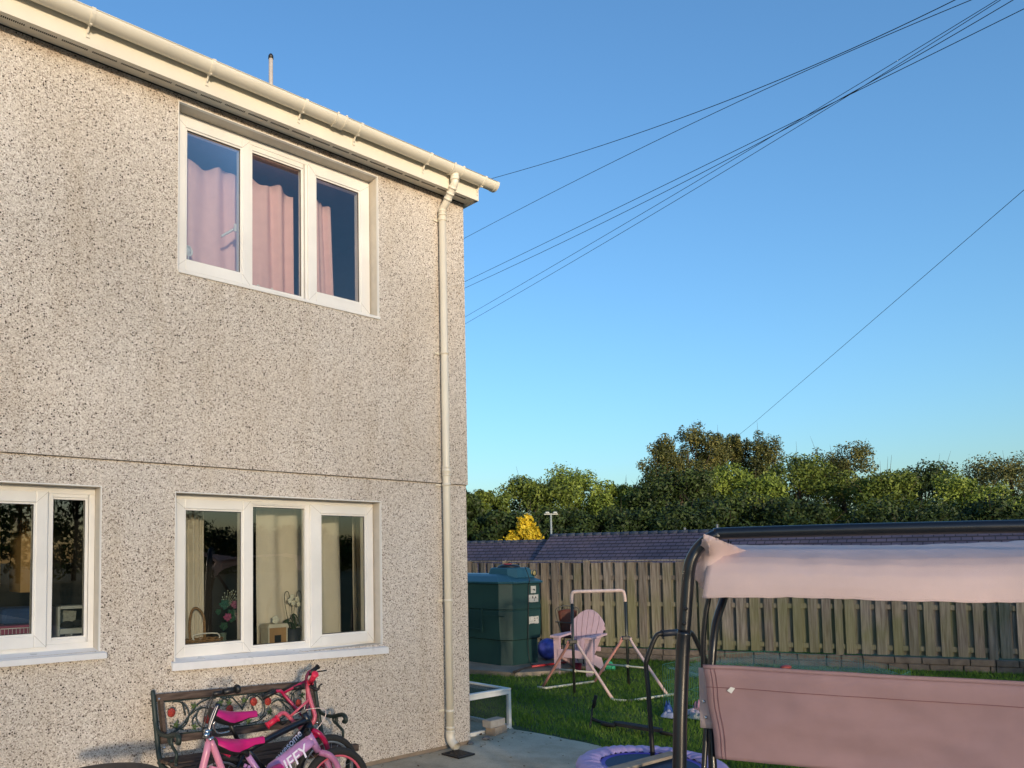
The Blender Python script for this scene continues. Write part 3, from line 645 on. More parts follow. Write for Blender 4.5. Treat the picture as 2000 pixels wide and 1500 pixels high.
fm.build('frame', DW, BC)
bk = MB(); bk.sheet(lambda u, v: bc((-.10-.045*v)+(.20+.09*v)*u, .215+.02*v-.03*math.sin(PI*u), .48+.34*v+.03*math.sin(PI*u)*v), 8, 6, .006); bk.build('backrest', RUST, BC)
st = MB(); st.lathe([(0, .02), (.18, .018), (.185, 0), (0, 0)], bc(0, .06, .44), seg=20); st.build('seat', RUST, BC)
for (x, y) in ((-.13, -.08), (.13, -.08), (-.12, .2), (.12, .2)):
    l = MB(); l.tube([bc(x, y, .45), bc(x*1.15, y*1.1, 0)], .010, 6); l.build('leg', DW, BC)
# ---------------------------------------------------------------- pink adirondack chair
PK = mat('dusty_pink_plastic', hexc('#cdb0b9'), .55, var=.06)
pl_, pr_ = G(1088, 1318), G(1148, 1322); AC0 = (pl_+pr_)/2; fwd = FH.copy()
ax_ = (pr_-pl_); ax_.z = 0; wv = .58; ax_.normalize(); ax_ = Matrix.Rotation(rad(-37), 3, 'Z') @ RH; ay_ = Vector((-ax_.y, ax_.x, 0)); AC0 = G(1119, 1320)
AC = thing('garden_chair', 'dusty pink plastic adirondack chair on the grass before the fence', 'chair', AC0)
sc_ = .93
def ac(x, y, z): return AC0+ax_*(x*sc_*.92)+ay_*(y*sc_)+Vector((0, 0, z*sc_))
for s_ in (-1, 1):
    l = MB(); l.prism([ac(s_*.27-.045, 0, 0), ac(s_*.27+.045, 0, 0), ac(s_*.27+.055, 0, .55), ac(s_*.27-.055, 0, .55)], ay_*.035); l.prism([ac(s_*.27+s_*.045, .03, .0), ac(s_*.27+s_*.045, .07, .0), ac(s_*.27+s_*.05, .16, .55), ac(s_*.27+s_*.05, .0, .55)], ax_*(-.02*s_)); l.build('leg', PK, AC)
    l = MB(); l.prism([ac(s_*.24, .0, .36), ac(s_*.24, .0, .26), ac(s_*.24, .66, .0), ac(s_*.24, .72, .0), ac(s_*.24, .58, .22)], ax_*(-.03*s_)); l.build('leg', PK, AC)
    a = MB(); a.prism([ac(s_*.20, -.05, .55), ac(s_*.36, -.05, .555), ac(s_*.37, .15, .56), ac(s_*.33, .62, .565), ac(s_*.25, .62, .565)], (0, 0, .028)); a.build('armrest', PK, AC)
se = MB()
for k in range(5): se.bar(ac(-.22, .04+k*.09, .365-.026*k), ac(.22, .04+k*.09, .365-.026*k), .08*sc_, .022, .004)
se.bar(ac(-.25, .0, .32), ac(.25, .0, .32), .025, .11, .004); se.build('seat', PK, AC)
bk = MB(); N = 6
for k in range(N):
    t0 = (k+.05)/N*2-1; t1 = (k+.95)/N*2-1
    def pt(t, h):
        wd_ = .17+.125*min(1, h/.5)
        top = .70*(1-.30*t*t)
        z = h*top/.66
        return ac(t*wd_, .40+.40*z, .24+z)
    pts = [pt(t0, .0), pt(t0, .3), pt(t0, .55), pt(t0, .66), pt((t0+t1)/2, .663), pt(t1, .66), pt(t1, .55), pt(t1, .3), pt(t1, .0)]
    bk.prism(pts, ay_*.024)
bk.bar(ac(-.25, .52, .36), ac(.25, .52, .36), .02, .06); bk.bar(ac(-.28, .66, .66), ac(.28, .66, .66), .02, .05); bk.build('backrest', PK, AC)
# green toy ball under the chair
gb = MB(); P = G(1188, 1310); gb.ball((P.x, P.y, .075), .075, 16); gb.ball((P.x+.03, P.y-.05, .045), .045, 12); single(gb.build('toy_ball', mat('toy_green', hexc('#3fae7c'), .4, var=.4, scale=30)), 'small green toy ball on the grass beside the pink chair', 'toy ball')
pb2 = MB(); P = G(1128, 1312); pb2.lathe([(.0, 0), (.05, 0), (.065, .12), (.06, .12), (.045, .01)], P, seg=14); single(pb2.build('bucket', mat('toy_magenta', hexc('#8d3556'), .5)), 'small dark pink toy bucket under the pink chair', 'bucket')
# ---------------------------------------------------------------- gymnastics bar
GB0 = (G(1122, 1356)+G(1228, 1340))/2; GB = thing('gymnastics_bar', 'childrens pink and white gymnastics bar frame standing on the lawn', 'gymnastics bar', GB0)
PKM = mat('salmon_paint', hexc('#c9928a'), .4, var=.08); CRM = mat('cream_paint', hexc('#ddd8c0'), .4, var=.06)
d1, d2 = (G(1122, 1356)-CAM).dot(F), (G(1228, 1340)-CAM).dot(F)
t = MB(); A = DP(1118, 1184, d1); B = DP(1220.5, 1174, d2); tt = MB()
tt.tube([DP(1116.5, 1179, d1), DP(1116.5, 1168, d1), DP(1117.5, 1160, d1), DP(1123, 1156, d1*.998+.002*d2), DP(1150, 1155, d1*.75+d2*.25), DP(1195, 1153.7, d1*.25+d2*.75), DP(1213, 1153.5, d2), DP(1218, 1157, d2), DP(1220, 1165, d2), DP(1221, 1175, d2)], .021, 12, smooth=4)
tt.build('top_bar', mat('pale_pink_foam', hexc('#dcc3ba'), .7), GB)
for (px, py, bx_, by_, dd) in ((1117, 1176, 1122, 1356, d1), (1221, 1172, 1228, 1340, d2)):
    u_ = MB(); u_.tube([DP(px, py, dd), DP(bx_, by_, dd)], .017, 10); u_.build('upright', mat('dark_steel', hexc('#3b3f3d'), .35, metal=.4), GB)
hubs = []
for (hx, hy, dd, fl, fr_) in ((1118.5, 1253, d1, (1060, 1341), (1196, 1365)), (1222.5, 1246, d2, (1161, 1331), (1303, 1357))):
    h = DP(hx, hy, dd); hubs.append(h); hb = MB(); hb.box(h, (.10, .06, .045), Matrix.Rotation(math.atan2(FH.y, FH.x)-PI/2, 3, 'Z'), .006); hb.build('hub', BLACK, GB)
    L0, R0 = G(*fl, .02), G(*fr_, .02)
    la = MB(); la.tube([h-RH*.03, h-RH*.055+(L0-h)*.02, h+(L0-h)*.12-RH*.03, L0], .018, 10, smooth=3); la.build('leg', PKM, GB)
    ra = MB(); ra.tube([h+RH*.03, h+RH*.055+(R0-h)*.02, h+(R0-h)*.12+RH*.03, R0], .018, 10, smooth=3); ra.build('leg', mat('pale_pink_paint', hexc('#d6b9b0'), .4, var=.08), GB)
    pL = h.lerp(L0, .60); pR = h.lerp(R0, .55); cr = MB(); cr.tube([pL, pR], .0115, 8)
    mid = pL.lerp(pR, .5); cr.tube([mid-(pR-pL).normalized()*.03, mid+(pR-pL).normalized()*.03], .018, 8); cr.build('cross_brace', CRM, GB)
fb = MB(); fb.tube([G(1050, 1342, .02), G(1066, 1344, .02), G(1161, 1331, .02)], .015, 8); fb.build('floor_bar', CRM, GB); fb = MB()
fb.tube([G(1194, 1363, .03), G(1198, 1367, .016), G(1228, 1369, .016), G(1235, 1368, .018), G(1306, 1357.5, .018), G(1318, 1356, .018)], .015, 8); fb.build('floor_bar', CRM, GB)
fj = MB()
for (a, b_) in (((1226, 1369.3), (1237, 1368)), ((1131, 1333.8), (1137, 1333)), ((1294, 1359), (1299, 1358))): fj.tube([G(*a, .018), G(*b_, .018)], .0175, 8)
fj.build('joint', DW, GB)
# ---------------------------------------------------------------- rabbit run
RR = thing('rabbit_run', 'white framed wire mesh rabbit run round the corner of the house', 'rabbit run', (.42, .7, 0)); WP = mat('white_paint', hexc('#dcdcd6'), .5, var=.06)
x0, x1, y0, y1, zz = .10, .725, .20, 1.55, .365; t_ = .034
r = MB()
for y in (y0, .86, y1):
    for x in (x0, x1): r.bx((x-t_/2, y-t_/2, 0.002), (x+t_/2, y+t_/2, zz-.001))
for z in (.002, zz-t_):
    for y in (y0, y1): r.bx((x0+t_/2, y-t_/2+.001, z), (x1-t_/2, y+t_/2-.001, z+t_-.001))
    for x in (x0, x1):
        for ya, yb_ in ((y0, .86), (.86, y1)): r.bx((x-t_/2+.001, ya+t_/2, z), (x+t_/2-.001, yb_-t_/2, z+t_-.001))
r.build('frame', WP, RR)
ld = MB()
for (a, b_) in ((y0-.015, .85), (.87, y1+.015)):
    ld.bx((x0-.02, a, zz+.001), (x1+.02, a+.045, zz+.02)); ld.bx((x0-.02, b_-.045, zz+.001), (x1+.02, b_, zz+.02)); ld.bx((x0-.02, a+.045, zz+.001), (x0+.025, b_-.045, zz+.02)); ld.bx((x1-.025, a+.045, zz+.001), (x1+.02, b_-.045, zz+.02))
ld.build('lid', WP, RR)
def wmesh(mb, o, a, b_, na, nb, th):
    o, a, b_ = Vector(o), Vector(a), Vector(b_)
    for i in range(na+1): p = o+a*(i/na); mb.tube([p, p+b_], th, 3, cap=False)
    for j in range(nb+1): p = o+b_*(j/nb); mb.tube([p, p+a], th, 3, cap=False)
wm = MB(); wmesh(wm, (x0, y0, .03), (x1-x0, 0, 0), (0, 0, zz-.06), 44, 24, .0009); wmesh(wm, (x1, y0, .03), (0, y1-y0, 0), (0, 0, zz-.06), 80, 22, .0009)
wmesh(wm, (x0, y0, zz+.004), (x1-x0, 0, 0), (0, y1-y0, 0), 40, 80, .0009)
wm.build('wire_mesh', mat('mesh_wire', hexc('#39423c'), .5), RR)
# bricks, stones
BR = mat('pale_brick', hexc('#a8947f'), .9, var=.12, scale=25, bump=.6); BR2 = mat('grey_brick', hexc('#a19b92'), .9, var=.12, scale=25, bump=.6)
bc_ = G(972, 1434); rz = Matrix.Rotation(rad(12), 3, 'Z')
b1 = MB(); b1.box((bc_.x+.015, bc_.y+.03, .036), (.215, .103, .068), rz, .004); single(b1.build('brick', BR), 'buff brick on the patio under a grey brick beside the rabbit run', 'brick')
b2 = MB(); b2.box((bc_.x-.012, bc_.y+.035, .105), (.215, .103, .068), Matrix.Rotation(rad(5), 3, 'Z'), .004); single(b2.build('brick', BR2), 'pale grey brick resting on top of the buff brick', 'brick')
def stone(px, py, r_, col, lab_, z=0, ex=1.5):
    p = G(px, py); m_ = MB(); bmesh.ops.create_icosphere(m_.bm, subdivisions=3, radius=r_)
    for v in m_.bm.verts: v.co = Vector((v.co.x*ex, v.co.y, v.co.z*.6))*(1+.18*noise.noise(v.co/r_*1.2+Vector((px, py, 0)))); v.co += Vector((p.x, p.y, r_*.5+z))
    for f in m_.bm.faces: f.smooth = True
    single(m_.build('stone', mat('stone_'+str(px), col, .8, var=.2, scale=30, bump=.3)), lab_, 'stone')
stone(950, 1445, .030, hexc('#68686a'), 'smooth grey stone on the patio in front of the two bricks')
stone(919, 1454, .022, hexc('#5c6064'), 'small grey stone against the corner of the house'); stone(937, 1435, .018, hexc('#4c3d31'), 'little brown stone at the foot of the rabbit run', ex=1.8)
# ---------------------------------------------------------------- scooter lying in the grass
SC0 = G(1175, 1430); SCO = thing('kick_scooter', 'black childrens kick scooter lying on its side in the grass', 'scooter', SC0)
base = G(1158, 1409, .10)
def sp(px, py, d): return DP(px, py, d)
ds = (G(1156, 1420)-CAM).dot(F)
hbm = MB(); hbm.tube([sp(1164, 1361, ds), sp(1157, 1385, ds), sp(1155, 1405, ds-.03), sp(1150, 1425, ds-.05), sp(1143, 1449, ds-.22)], .009, 8, smooth=3); hbm.build('handlebar', BLACK, SCO)
for (a, b_, da, db_) in (((1164, 1358), (1158.5, 1382), ds, ds), ((1149, 1428), (1142, 1452), ds-.08, ds-.24)):
    g_ = MB(); g_.tube([sp(*a, da), sp(*b_, db_)], .017, 10); g_.build('grip', mat('foam_black', lin(.01, .01, .01), .8), SCO)
stm = MB(); stm.tube([sp(1155, 1404, ds-.03), G(1175, 1411, .05), G(1202, 1417, .05)], .016, 10); stm.build('stem', BLACK, SCO)
dk = MB(); A, B = G(1200, 1415, .05), G(1292, 1430, .05); dd = (B-A).normalized(); sd_ = Vector((-dd.y, dd.x, 0))
dk.prism([A-sd_*.02, A+dd*.06-sd_*.055, B-dd*.10-sd_*.055, B-sd_*.03, B+sd_*.03, B-dd*.10+sd_*.055, A+dd*.06+sd_*.055, A+sd_*.02], (0, 0, .03)); dk.build('deck', mat('grip_tape', lin(.028, .026, .026), .9), SCO)
for (p) in (G(1186, 1416, .05), G(1302, 1433, .045)):
    wl_ = MB(); wl_.ring(p, .05, .014, (sd_*.35+Vector((0, 0, 1))), 22, 8); wl_.lathe([(0, -.01), (.045, -.01), (.045, .01), (0, .01)], p, (sd_*.35+Vector((0, 0, 1))), 18); wl_.build('wheel', RUBBER, SCO)
# ---------------------------------------------------------------- trampoline
TC = view(1.82, 5.36); TR = .495; TZ = .225; TR_ = thing('trampoline', 'small round trampoline with pleated lilac skirt and black handle', 'trampoline', TC)
def tpnt(r_, a, z): return Vector((TC.x+r_*math.cos(a), TC.y+r_*math.sin(a), z))
LIL = mat('lilac_fabric', hexc('#b09fcf'), .6, var=.12, scale=8, bump=.2)
sk_ = MB(); NA = 260; rows = []
rings = [(.345, -.004), (.355, .010), (.40, .020), (.45, .018), (.485, .006), (.505, -.02), (.508, -.05), (.495, -.062)]
for (rr_, dz) in rings:
    row = []
    for k in range(NA):
        a = 2*PI*k/NA; f_ = max(0, 1-abs(rr_-.36)/.16)
        pl = math.sin(a*38+2*math.sin(a*5)+rr_*14)*.006*f_+math.sin(a*71+rr_*30+math.sin(a*9)*2)*.003*f_+.006*noise.noise(Vector((math.cos(a)*6, math.sin(a)*6, rr_*9)))
        row.append(tpnt(rr_+.003*math.sin(a*23), a, TZ+dz+pl))
    rows.append(row)
sk_.grid(rows, closed=True); sk_.build('skirt', LIL, TR_)
mt = MB(); mt.lathe([(0, 0), (.30, 0), (.31, .001)], (TC.x, TC.y, TZ-.012), seg=64); mt.build('mat', mat('jump_mat', hexc('#2f4561'), .7, var=.06, bump=.2, bscale=300), TR_)
pu = MB(); pu.lathe([(.308, .0), (.318, .004), (.336, .006), (.348, .003), (.350, -.004)], (TC.x, TC.y, TZ-.012), seg=96); pu.build('mat_edge', mat('violet_band', hexc('#5b3fb4'), .5, var=.06), TR_)
rg = MB(); rg.ring((TC.x, TC.y, TZ-.03), .475, .016, (0, 0, 1), 64, 8); rg.build('frame_ring', BLACK, TR_)
for k in range(6):
    a = k*PI/3+.35; l = MB(); l.tube([tpnt(.475, a, TZ-.03), tpnt(.485, a, .0)], .014, 8); l.build('leg', BLACK, TR_)
hdl = MB()
dh = 5.60
pp = [(1277, 1520, dh-.1), (1275, 1480, dh-.08), (1271, 1420, dh-.06), (1266, 1345, dh-.03), (1262, 1305, dh), (1262, 1293, dh), (1266, 1280, dh), (1276, 1253, dh), (1283, 1241, dh), (1291, 1237.5, dh), (1322, 1235, dh+.05), (1345, 1234, dh+.1), (1352, 1238, dh+.12), (1358, 1248, dh+.14), (1372, 1278, dh+.2), (1380, 1292, dh+.24), (1382, 1310, dh+.25), (1384, 1400, dh+.22), (1385, 1500, dh+.2)]
hdl.tube([DP(*q_) for q_ in pp], .0165, 10, smooth=3); hdl.build('handle', BLACK, TR_)
gp_ = MB(); gp_.tube([DP(1292, 1237.4, dh), DP(1322, 1235, dh+.05), DP(1343, 1234, dh+.1)], .024, 12); gp_.build('grip', mat('foam_blueblack', hexc('#1e2633'), .5), TR_)
pk = MB(); A, B = G(1195, 1505, TZ+.018), G(1318, 1472, TZ+.018); pk.bar(A, B, .085, .022, .003); PLW = wood_mat('pale_plank', hexc('#8f8478'), hexc('#aaa193'), axis='X'); single(pk.build('plank', PLW), 'pale grey wooden plank lying across the little trampoline', 'plank')
# ---------------------------------------------------------------- garden swing seat
PO = DP(1336, 1300, 4.05); PO.z = 0; LA = RH*.906-FH*.423; NA_ = FH*.906+RH*.423
def sw(s_, n_, z): return PO+LA*s_+NA_*n_+Vector((0, 0, z))
SWG = thing('garden_swing', 'charcoal steel garden swing seat with pink canopy and pink backrest', 'swing seat', PO); CH = mat('charcoal_steel', hexc('#14161d'), .32, var=.05, metal=.0, coat=.2)
post = [(1325, 1720, 3.86), (1326, 1600, 3.92), (1327, 1500, 3.96), (1328.5, 1400, 4.0), (1331, 1333, 4.03), (1334, 1262, 4.05), (1336, 1233, 4.05)]
post2 = [(1336, 1236, 4.05), (1340, 1185, 4.06), (1343.5, 1133, 4.07), (1346, 1112, 4.07), (1351, 1093, 4.07), (1359, 1078, 4.07), (1370, 1064.5, 4.06), (1384, 1053, 4.05), (1401, 1045, 4.04), (1425, 1041.5, 4.02)]
SL = 1.95
pm = MB(); pm.tube([DP(*q_) for q_ in post], .0345, 20, smooth=3); pm.build('post', CH, SWG); pm = MB(); pm.tube([sw(SL, 0, 0), sw(SL, 0, 1.28)], .0315, 16); pm.build('post', CH, SWG)
P_ = [DP(*q_) for q_ in post2]; last = P_[-1]; n_last = (last-PO).dot(NA_); ztop = last.z
tb_ = MB(); tb_.tube(P_+[sw(SL*.5, n_last, ztop+.004), sw(SL-.35, n_last, ztop), sw(SL-.2, n_last, ztop-.02), sw(SL-.06, n_last, ztop-.12), sw(SL-.01, n_last, ztop-.3), sw(SL, 0, 1.25)], .0315, 20, smooth=5); tb_.build('top_arch', CH, SWG)
bo = MB()
for (px, py) in ((1336.5, 1188), (1333.5, 1217)):
    p = DP(px-.5, py, 4.03); bo.lathe([(0, .012), (.010, .010), (.012, 0)], p-FH*.018, -FH, 10)
bo.build('bolt', BLACK, SWG)
T2p = [(1419, 1140, 4.75), (1414.7, 1165, 4.72), (1398.7, 1215, 4.66), (1393, 1258, 4.62), (1389.5, 1303, 4.6), (1387, 1340, 4.58), (1386, 1379, 4.55), (1388, 1425, 4.5), (1392, 1498, 4.45), (1398, 1640, 4.35)]
T1p = [(1392, 1130, 4.5), (1385.3, 1165, 4.5), (1378.7, 1197, 4.5), (1374.5, 1237, 4.5), (1373.3, 1277, 4.5), (1374.7, 1323, 4.5), (1378.8, 1351, 4.48), (1380.7, 1388, 4.46), (1378, 1444, 4.43), (1375, 1498, 4.40), (1368, 1650, 4.3)]
far_ = MB(); far_.tube([DP(*q_) for q_ in T2p], .0235, 16, smooth=3); far_.build('rear_leg', CH, SWG)
th_ = MB(); th_.tube([DP(*q_) for q_ in T1p], .0145, 14, smooth=3); th_.build('hanger_tube', CH, SWG)
o2 = MB(); o2.tube([sw(SL, .05, 1.5), sw(SL, .35, 1.0), sw(SL, .5, 0)], .0235, 12, smooth=3); o2.build('rear_leg', CH, SWG)
bj = MB()
for (px, py) in ((1374.5, 1370), (1378.5, 1401)):
    p = DP(px, py, 4.40); bj.lathe([(0, .012), (.008, .010), (.0105, .004), (.011, 0)], p, -F, 12)
bj.build('bolt', CHROME, SWG)
bl_ = MB(); bl_.bar(DP(1383, 1355, 4.5), DP(1384, 1415, 4.47), .035, .03, .006, up=tuple(FH)); bl_.build('joint_plate', CH, SWG)
# canopy
PF = mat('pink_canvas', hexc('#dcc2bd'), .85, var=.06, scale=4, bump=.5, bscale=420); PF2 = mat('pink_canvas_dark', hexc('#9c7f82'), .85, var=.04, bump=.25, bscale=500)
prof = [(.02, 1.424), (.018, 1.49), (.03, 1.55), (.07, 1.605), (.13, 1.64), (.22, 1.657), (.5, 1.69), (.9, 1.71), (1.15, 1.66), (1.2, 1.5)]
def cpt(u, v):
    k = v*(len(prof)-1); i = min(int(k), len(prof)-2); t = k-i; n_ = prof[i][0]*(1-t)+prof[i+1][0]*t; z = prof[i][1]*(1-t)+prof[i+1][1]*t
    s_ = .10+.045*min(1, v*2)+(SL-.25)*u
    return sw(s_, n_+.008*math.sin(u*9+v*3), z-.022*math.sin(PI*u)*v*(1-v)*4+.006*math.sin(u*7)*(1-v)+.006*noise.noise(Vector((u*14, v*3, 2)))+.004*noise.noise(Vector((u*40+v*9, v*5, 7))))
# calibrate left edge
cn = MB(); cn.sheet(cpt, 60, 36, .003); cno = cn.build('canopy', PF, SWG, smooth=True)
hm = MB(); hm.tube([cpt(i/30, 0)+Vector((0, 0, .004)) for i in range(31)], .0045, 6); hm.build('hem', PF, cno)
hm = MB(); hm.tube([cpt(.095, v/40)+Vector((0, 0, .0)) for v in range(0, 24)], .0022, 5); hm.build('seam', PF, cno)
gus = [(1374.5, 1043, 3.95), (1383, 1045, 3.96), (1394, 1049, 3.97), (1405, 1054.5, 4.0), (1415, 1061, 4.05), (1423, 1066.5, 4.12), (1440, 1071, 4.2), (1457, 1078, 4.3), (1477, 1083.5, 4.36), (1470, 1088, 4.38), (1450, 1090, 4.3), (1425, 1091, 4.2), (1409, 1094, 4.13), (1401, 1104, 4.1), (1394, 1122, 4.08), (1387, 1144, 4.07), (1381.5, 1161, 4.07), (1377, 1157, 4.1), (1367, 1142, 4.14), (1358, 1130, 4.18), (1355, 1120, 4.2), (1356, 1110, 4.2), (1361, 1099, 4.2), (1368, 1089, 4.15), (1372, 1085, 4.14), (1380, 1087.5, 4.12), (1384, 1085, 4.08), (1386.5, 1077, 4.02), (1386, 1067, 3.97), (1382, 1056, 3.95)]
gs = MB(); cen = [(1384, 1122, 4.06), (1378, 1105, 4.09), (1395, 1090, 4.12), (1400, 1068, 4.16), (1430, 1080, 4.27)]
def drape(poly, name, m, parent, bump_fn, step=5.0, th=.003):
    """cloth patch: dense grid inside a closed outline, depth blended from the outline by inverse distance"""
    P2 = [(a, b_) for a, b_, _ in poly]; D_ = [c_ for _, _, c_ in poly]
    bm_ = bmesh.new(); vs = [bm_.verts.new((a, b_, 0)) for a, b_ in P2]; n = len(vs)
    f = bm_.faces.new(vs); bmesh.ops.triangulate(bm_, faces=[f], ngon_method='EAR_CLIP')
    for _ in range(3): bmesh.ops.subdivide_edges(bm_, edges=[e for e in bm_.edges if e.calc_length() > step], cuts=1); bmesh.ops.triangulate(bm_, faces=bm_.faces)
    bmesh.ops.beautify_fill(bm_, faces=bm_.faces, edges=bm_.edges)
    for v in bm_.verts:
        ws = [(1/(1e-3+(v.co.x-a)**2+(v.co.y-b_)**2)**1.3) for a, b_ in P2]; d = sum(w_*c_ for w_, c_ in zip(ws, D_))/sum(ws)
        e = min(math.hypot(v.co.x-a, v.co.y-b_) for a, b_ in P2)
        v.co = DP(v.co.x, v.co.y, d+bump_fn(v.co.x, v.co.y)*min(1, e/8))
    bmesh.ops.smooth_vert(bm_, verts=[v for v in bm_.verts if not v.is_boundary], factor=.5, use_axis_x=True, use_axis_y=True, use_axis_z=True)
    for f in bm_.faces: f.smooth = True
    thicken(bm_, th)
    mb = MB(); mb.bm.free(); mb.bm = bm_; return mb.build(name, m, parent, smooth=True)
drape(gus, 'canopy_gusset', PF, cno, lambda x, y: -.05*math.exp(-((x-1376)**2+(y-1118)**2)/500)+.05*math.exp(-((x-1418-(y-1080)*.8)**2)/60)*math.exp(-((y-1082)**2)/200)-.03*math.exp(-((x-1400)**2+(y-1072)**2)/150))
bt = MB(); bt.tube([DP(1422.5, 1053, 4.1), DP(1422.5, 1062, 4.12)], .004, 6); bt.tube([DP(1427, 1058, 4.2), DP(1426, 1066, 4.22)], .004, 6); bt.build('hook', CH, SWG)
# backrest fabric
def bpt(u, v):
    n_ = .33+.10*v-.02*math.sin(PI*u)+.012*math.sin(u*9+v*4); z = 1.015-.52*v
    if v < .06: n_ += .02*(1-v/.06)
    s_ = .075+.050*v+(SL-.26-.05*v)*u
    return sw(s_+.004*math.sin(v*11), n_+.018*noise.noise(Vector((u*5, v*3, 0)))+.006*noise.noise(Vector((u*16+v*5, v*8, 4))), z+.006*math.sin(u*3+1)-.004*u)
bk = MB(); bk.sheet(bpt, 50, 24, .004); bko = bk.build('backrest', PF2, SWG, smooth=True)
hm = MB(); hm.tube([bpt(i/30, .0)+Vector((0, 0, .002)) for i in range(31)], .012, 8); hm.build('hem', PF2, bko)
SEAM = mat('seam_thread', hexc('#7c5258'), .9)
hm = MB(); hm.tube([bpt(i/40, .215)-NA_*.004 for i in range(41)], .0018, 5)
for s0 in (.022, .034): hm.tube([bpt(s0, v/20)-NA_*.003 for v in range(21)], .0014, 5)
hm.build('seam', SEAM, bko)
tg = MB(); p = bpt(.075, .22)-NA_*.008; tg.prism([p+LA*-.02+Vector((0, 0, -.012)), p+LA*.002+Vector((0, 0, -.026)), p+LA*.022+Vector((0, 0, .004)), p+LA*-.0+Vector((0, 0, .010))], NA_*.001); tg.build('care_tag', UPVC, bko)
sh_ = MB(); sh_.sheet(lambda u, v: sw(.045+.5*u, .46+.01*math.sin(v*5), 1.0-.34*v), 6, 8, .003); sh_.build('front_flap', PF, SWG, smooth=True)
st_ = MB(); st_.sheet(lambda u, v: sw(.12+(SL-.36)*u, .43+.5*v, .50-.03*math.sin(PI*v)), 20, 8, .02); st_.build('seat', PF2, SWG, smooth=True)
bkk = MB(); bkk.tube([DP(1379, 1327, 4.47), DP(1383, 1319, 4.46), DP(1390, 1312, 4.45), DP(1400, 1307, 4.5)], .019, 10, smooth=3); bkk.tube([DP(1379, 1327, 4.47), DP(1388, 1325, 4.46), DP(1396, 1316, 4.5)], .02, 8, smooth=3); bkk.build('hanger_bracket', CH, SWG)
# ---------------------------------------------------------------- wire playpen
PP0 = view(4.0, 8.1); PPN = thing('wire_playpen', 'green wire playpen with net cover on the lawn behind the swing', 'playpen', PP0); GW = mat('green_wire', hexc('#3f7f70'), .5)
c2 = [(2.98, 8.35), (3.80, 9.1), (4.6, 9.4), (5.3, 8.7), (5.2, 7.7), (4.5, 7.0), (3.7, 6.9), (3.15, 7.35)]; HP = .48
for i in range(8):
    a, b_ = view(*c2[i]), view(*c2[(i+1) % 8]); p = MB(); d = b_-a; L_ = d.length; n = int(L_/.045)
    for k in range(n+1): q_ = a+d*k/n; p.tube([q_+Vector((0, 0, .01)), q_+Vector((0, 0, HP))], .0013 if 0 < k < n else .003, 3 if 0 < k < n else 5, cap=False)
    for z in (.02, .14, .30, HP): p.tube([a+Vector((0, 0, z)), b_+Vector((0, 0, z))], .0022, 4, cap=False)
    p.build('panel', GW, PPN)
nt_ = MB(); cx = sum(a for a, _ in c2)/8; cz = sum(b_ for _, b_ in c2)/8
def inside(x, z):
    r_ = False; j = 7
    for i in range(8):
        xi, zi = c2[i]; xj, zj = c2[j]
        if (zi > z) != (zj > z) and x < (xj-xi)*(z-zi)/(zj-zi)+xi: r_ = not r_
        j = i
    return r_
def hz(x, z): return HP-.02-.09*max(0, 1-((x-cx)**2+(z-cz)**2)/1.7)+.02*noise.noise(Vector((x*3, z*3, 0)))
for d_ in (0, 1):
    a = 2.7
    while a < 9.7:
        seg = []; b_ = 2.7
        while b_ < 9.8:
            x, z = (a, b_) if d_ == 0 else (b_, a)
            if inside(x, z): seg.append(view(x, z, hz(x, z)))
            elif len(seg) > 1: nt_.tube(seg, .0021, 3, cap=False); seg = []
            else: seg = []
            b_ += .12
        if len(seg) > 1: nt_.tube(seg, .0021, 3, cap=False)
        a += .048
nt_.build('net_cover', mat('teal_net', hexc('#4d7c84'), .6, var=.3, scale=6), PPN)
rd = MB(); p = view(4.33, 8.4, HP-.07); rd.ball((p.x, p.y, p.z+.02), .05, 12, (1.8, 1, .5)); single(rd.build('toy', mat('toy_red', hexc('#8c3b30'), .5)), 'small red toy lying on the playpen net', 'toy')
# clothes / dolls on lawn inside the pen
def cloth(px, py, sx, sy, h, col, nm, lab_, cat_, sd):
    p = G(px, py); m_ = MB()
    def f(u, v):
        a = 2*PI*u; r_ = v*(1+.28*noise.noise(Vector((math.cos(a)*1.5+sd, math.sin(a)*1.5, sd))))
        z = h*(1-v**2.2)*(.7+.8*noise.noise(Vector((math.cos(a)*r_*3+sd, math.sin(a)*r_*3, 1))))
        q_ = RH*(math.cos(a)*r_*sx)+FH*(math.sin(a)*r_*sy); return (p.x+q_.x, p.y+q_.y, max(.01, z+.018))
    m_.sheet(f, 36, 10); single(m_.build(nm, mat('cloth_'+nm+str(sd), col, .9, var=.25, scale=18), smooth=True), lab_, cat_)
cloth(1308, 1403, .085, .09, .07, hexc('#9aa0b8'), 'cloth', 'crumpled pale cloth on the lawn left of the swing post', 'cloth', 1)
cloth(1305, 1394, .045, .05, .13, hexc('#4161a8'), 'toy_hat', 'blue dolls hat lying on the crumpled cloth', 'toy', 2)
cloth(1352, 1398, .11, .09, .06, hexc('#b5a6b4'), 'cloth', 'pinkish cloth on the lawn between the swing tubes', 'cloth', 3)
cloth(1366, 1406, .12, .07, .055, hexc('#9fa29e'), 'cloth', 'grey white cloth on the lawn nearest the swing joint', 'cloth', 4)
cloth(1366, 1390, .075, .06, .12, hexc('#a97f92'), 'soft_toy', 'rounded mauve soft toy on the lawn behind the swing tubes', 'soft toy', 5)
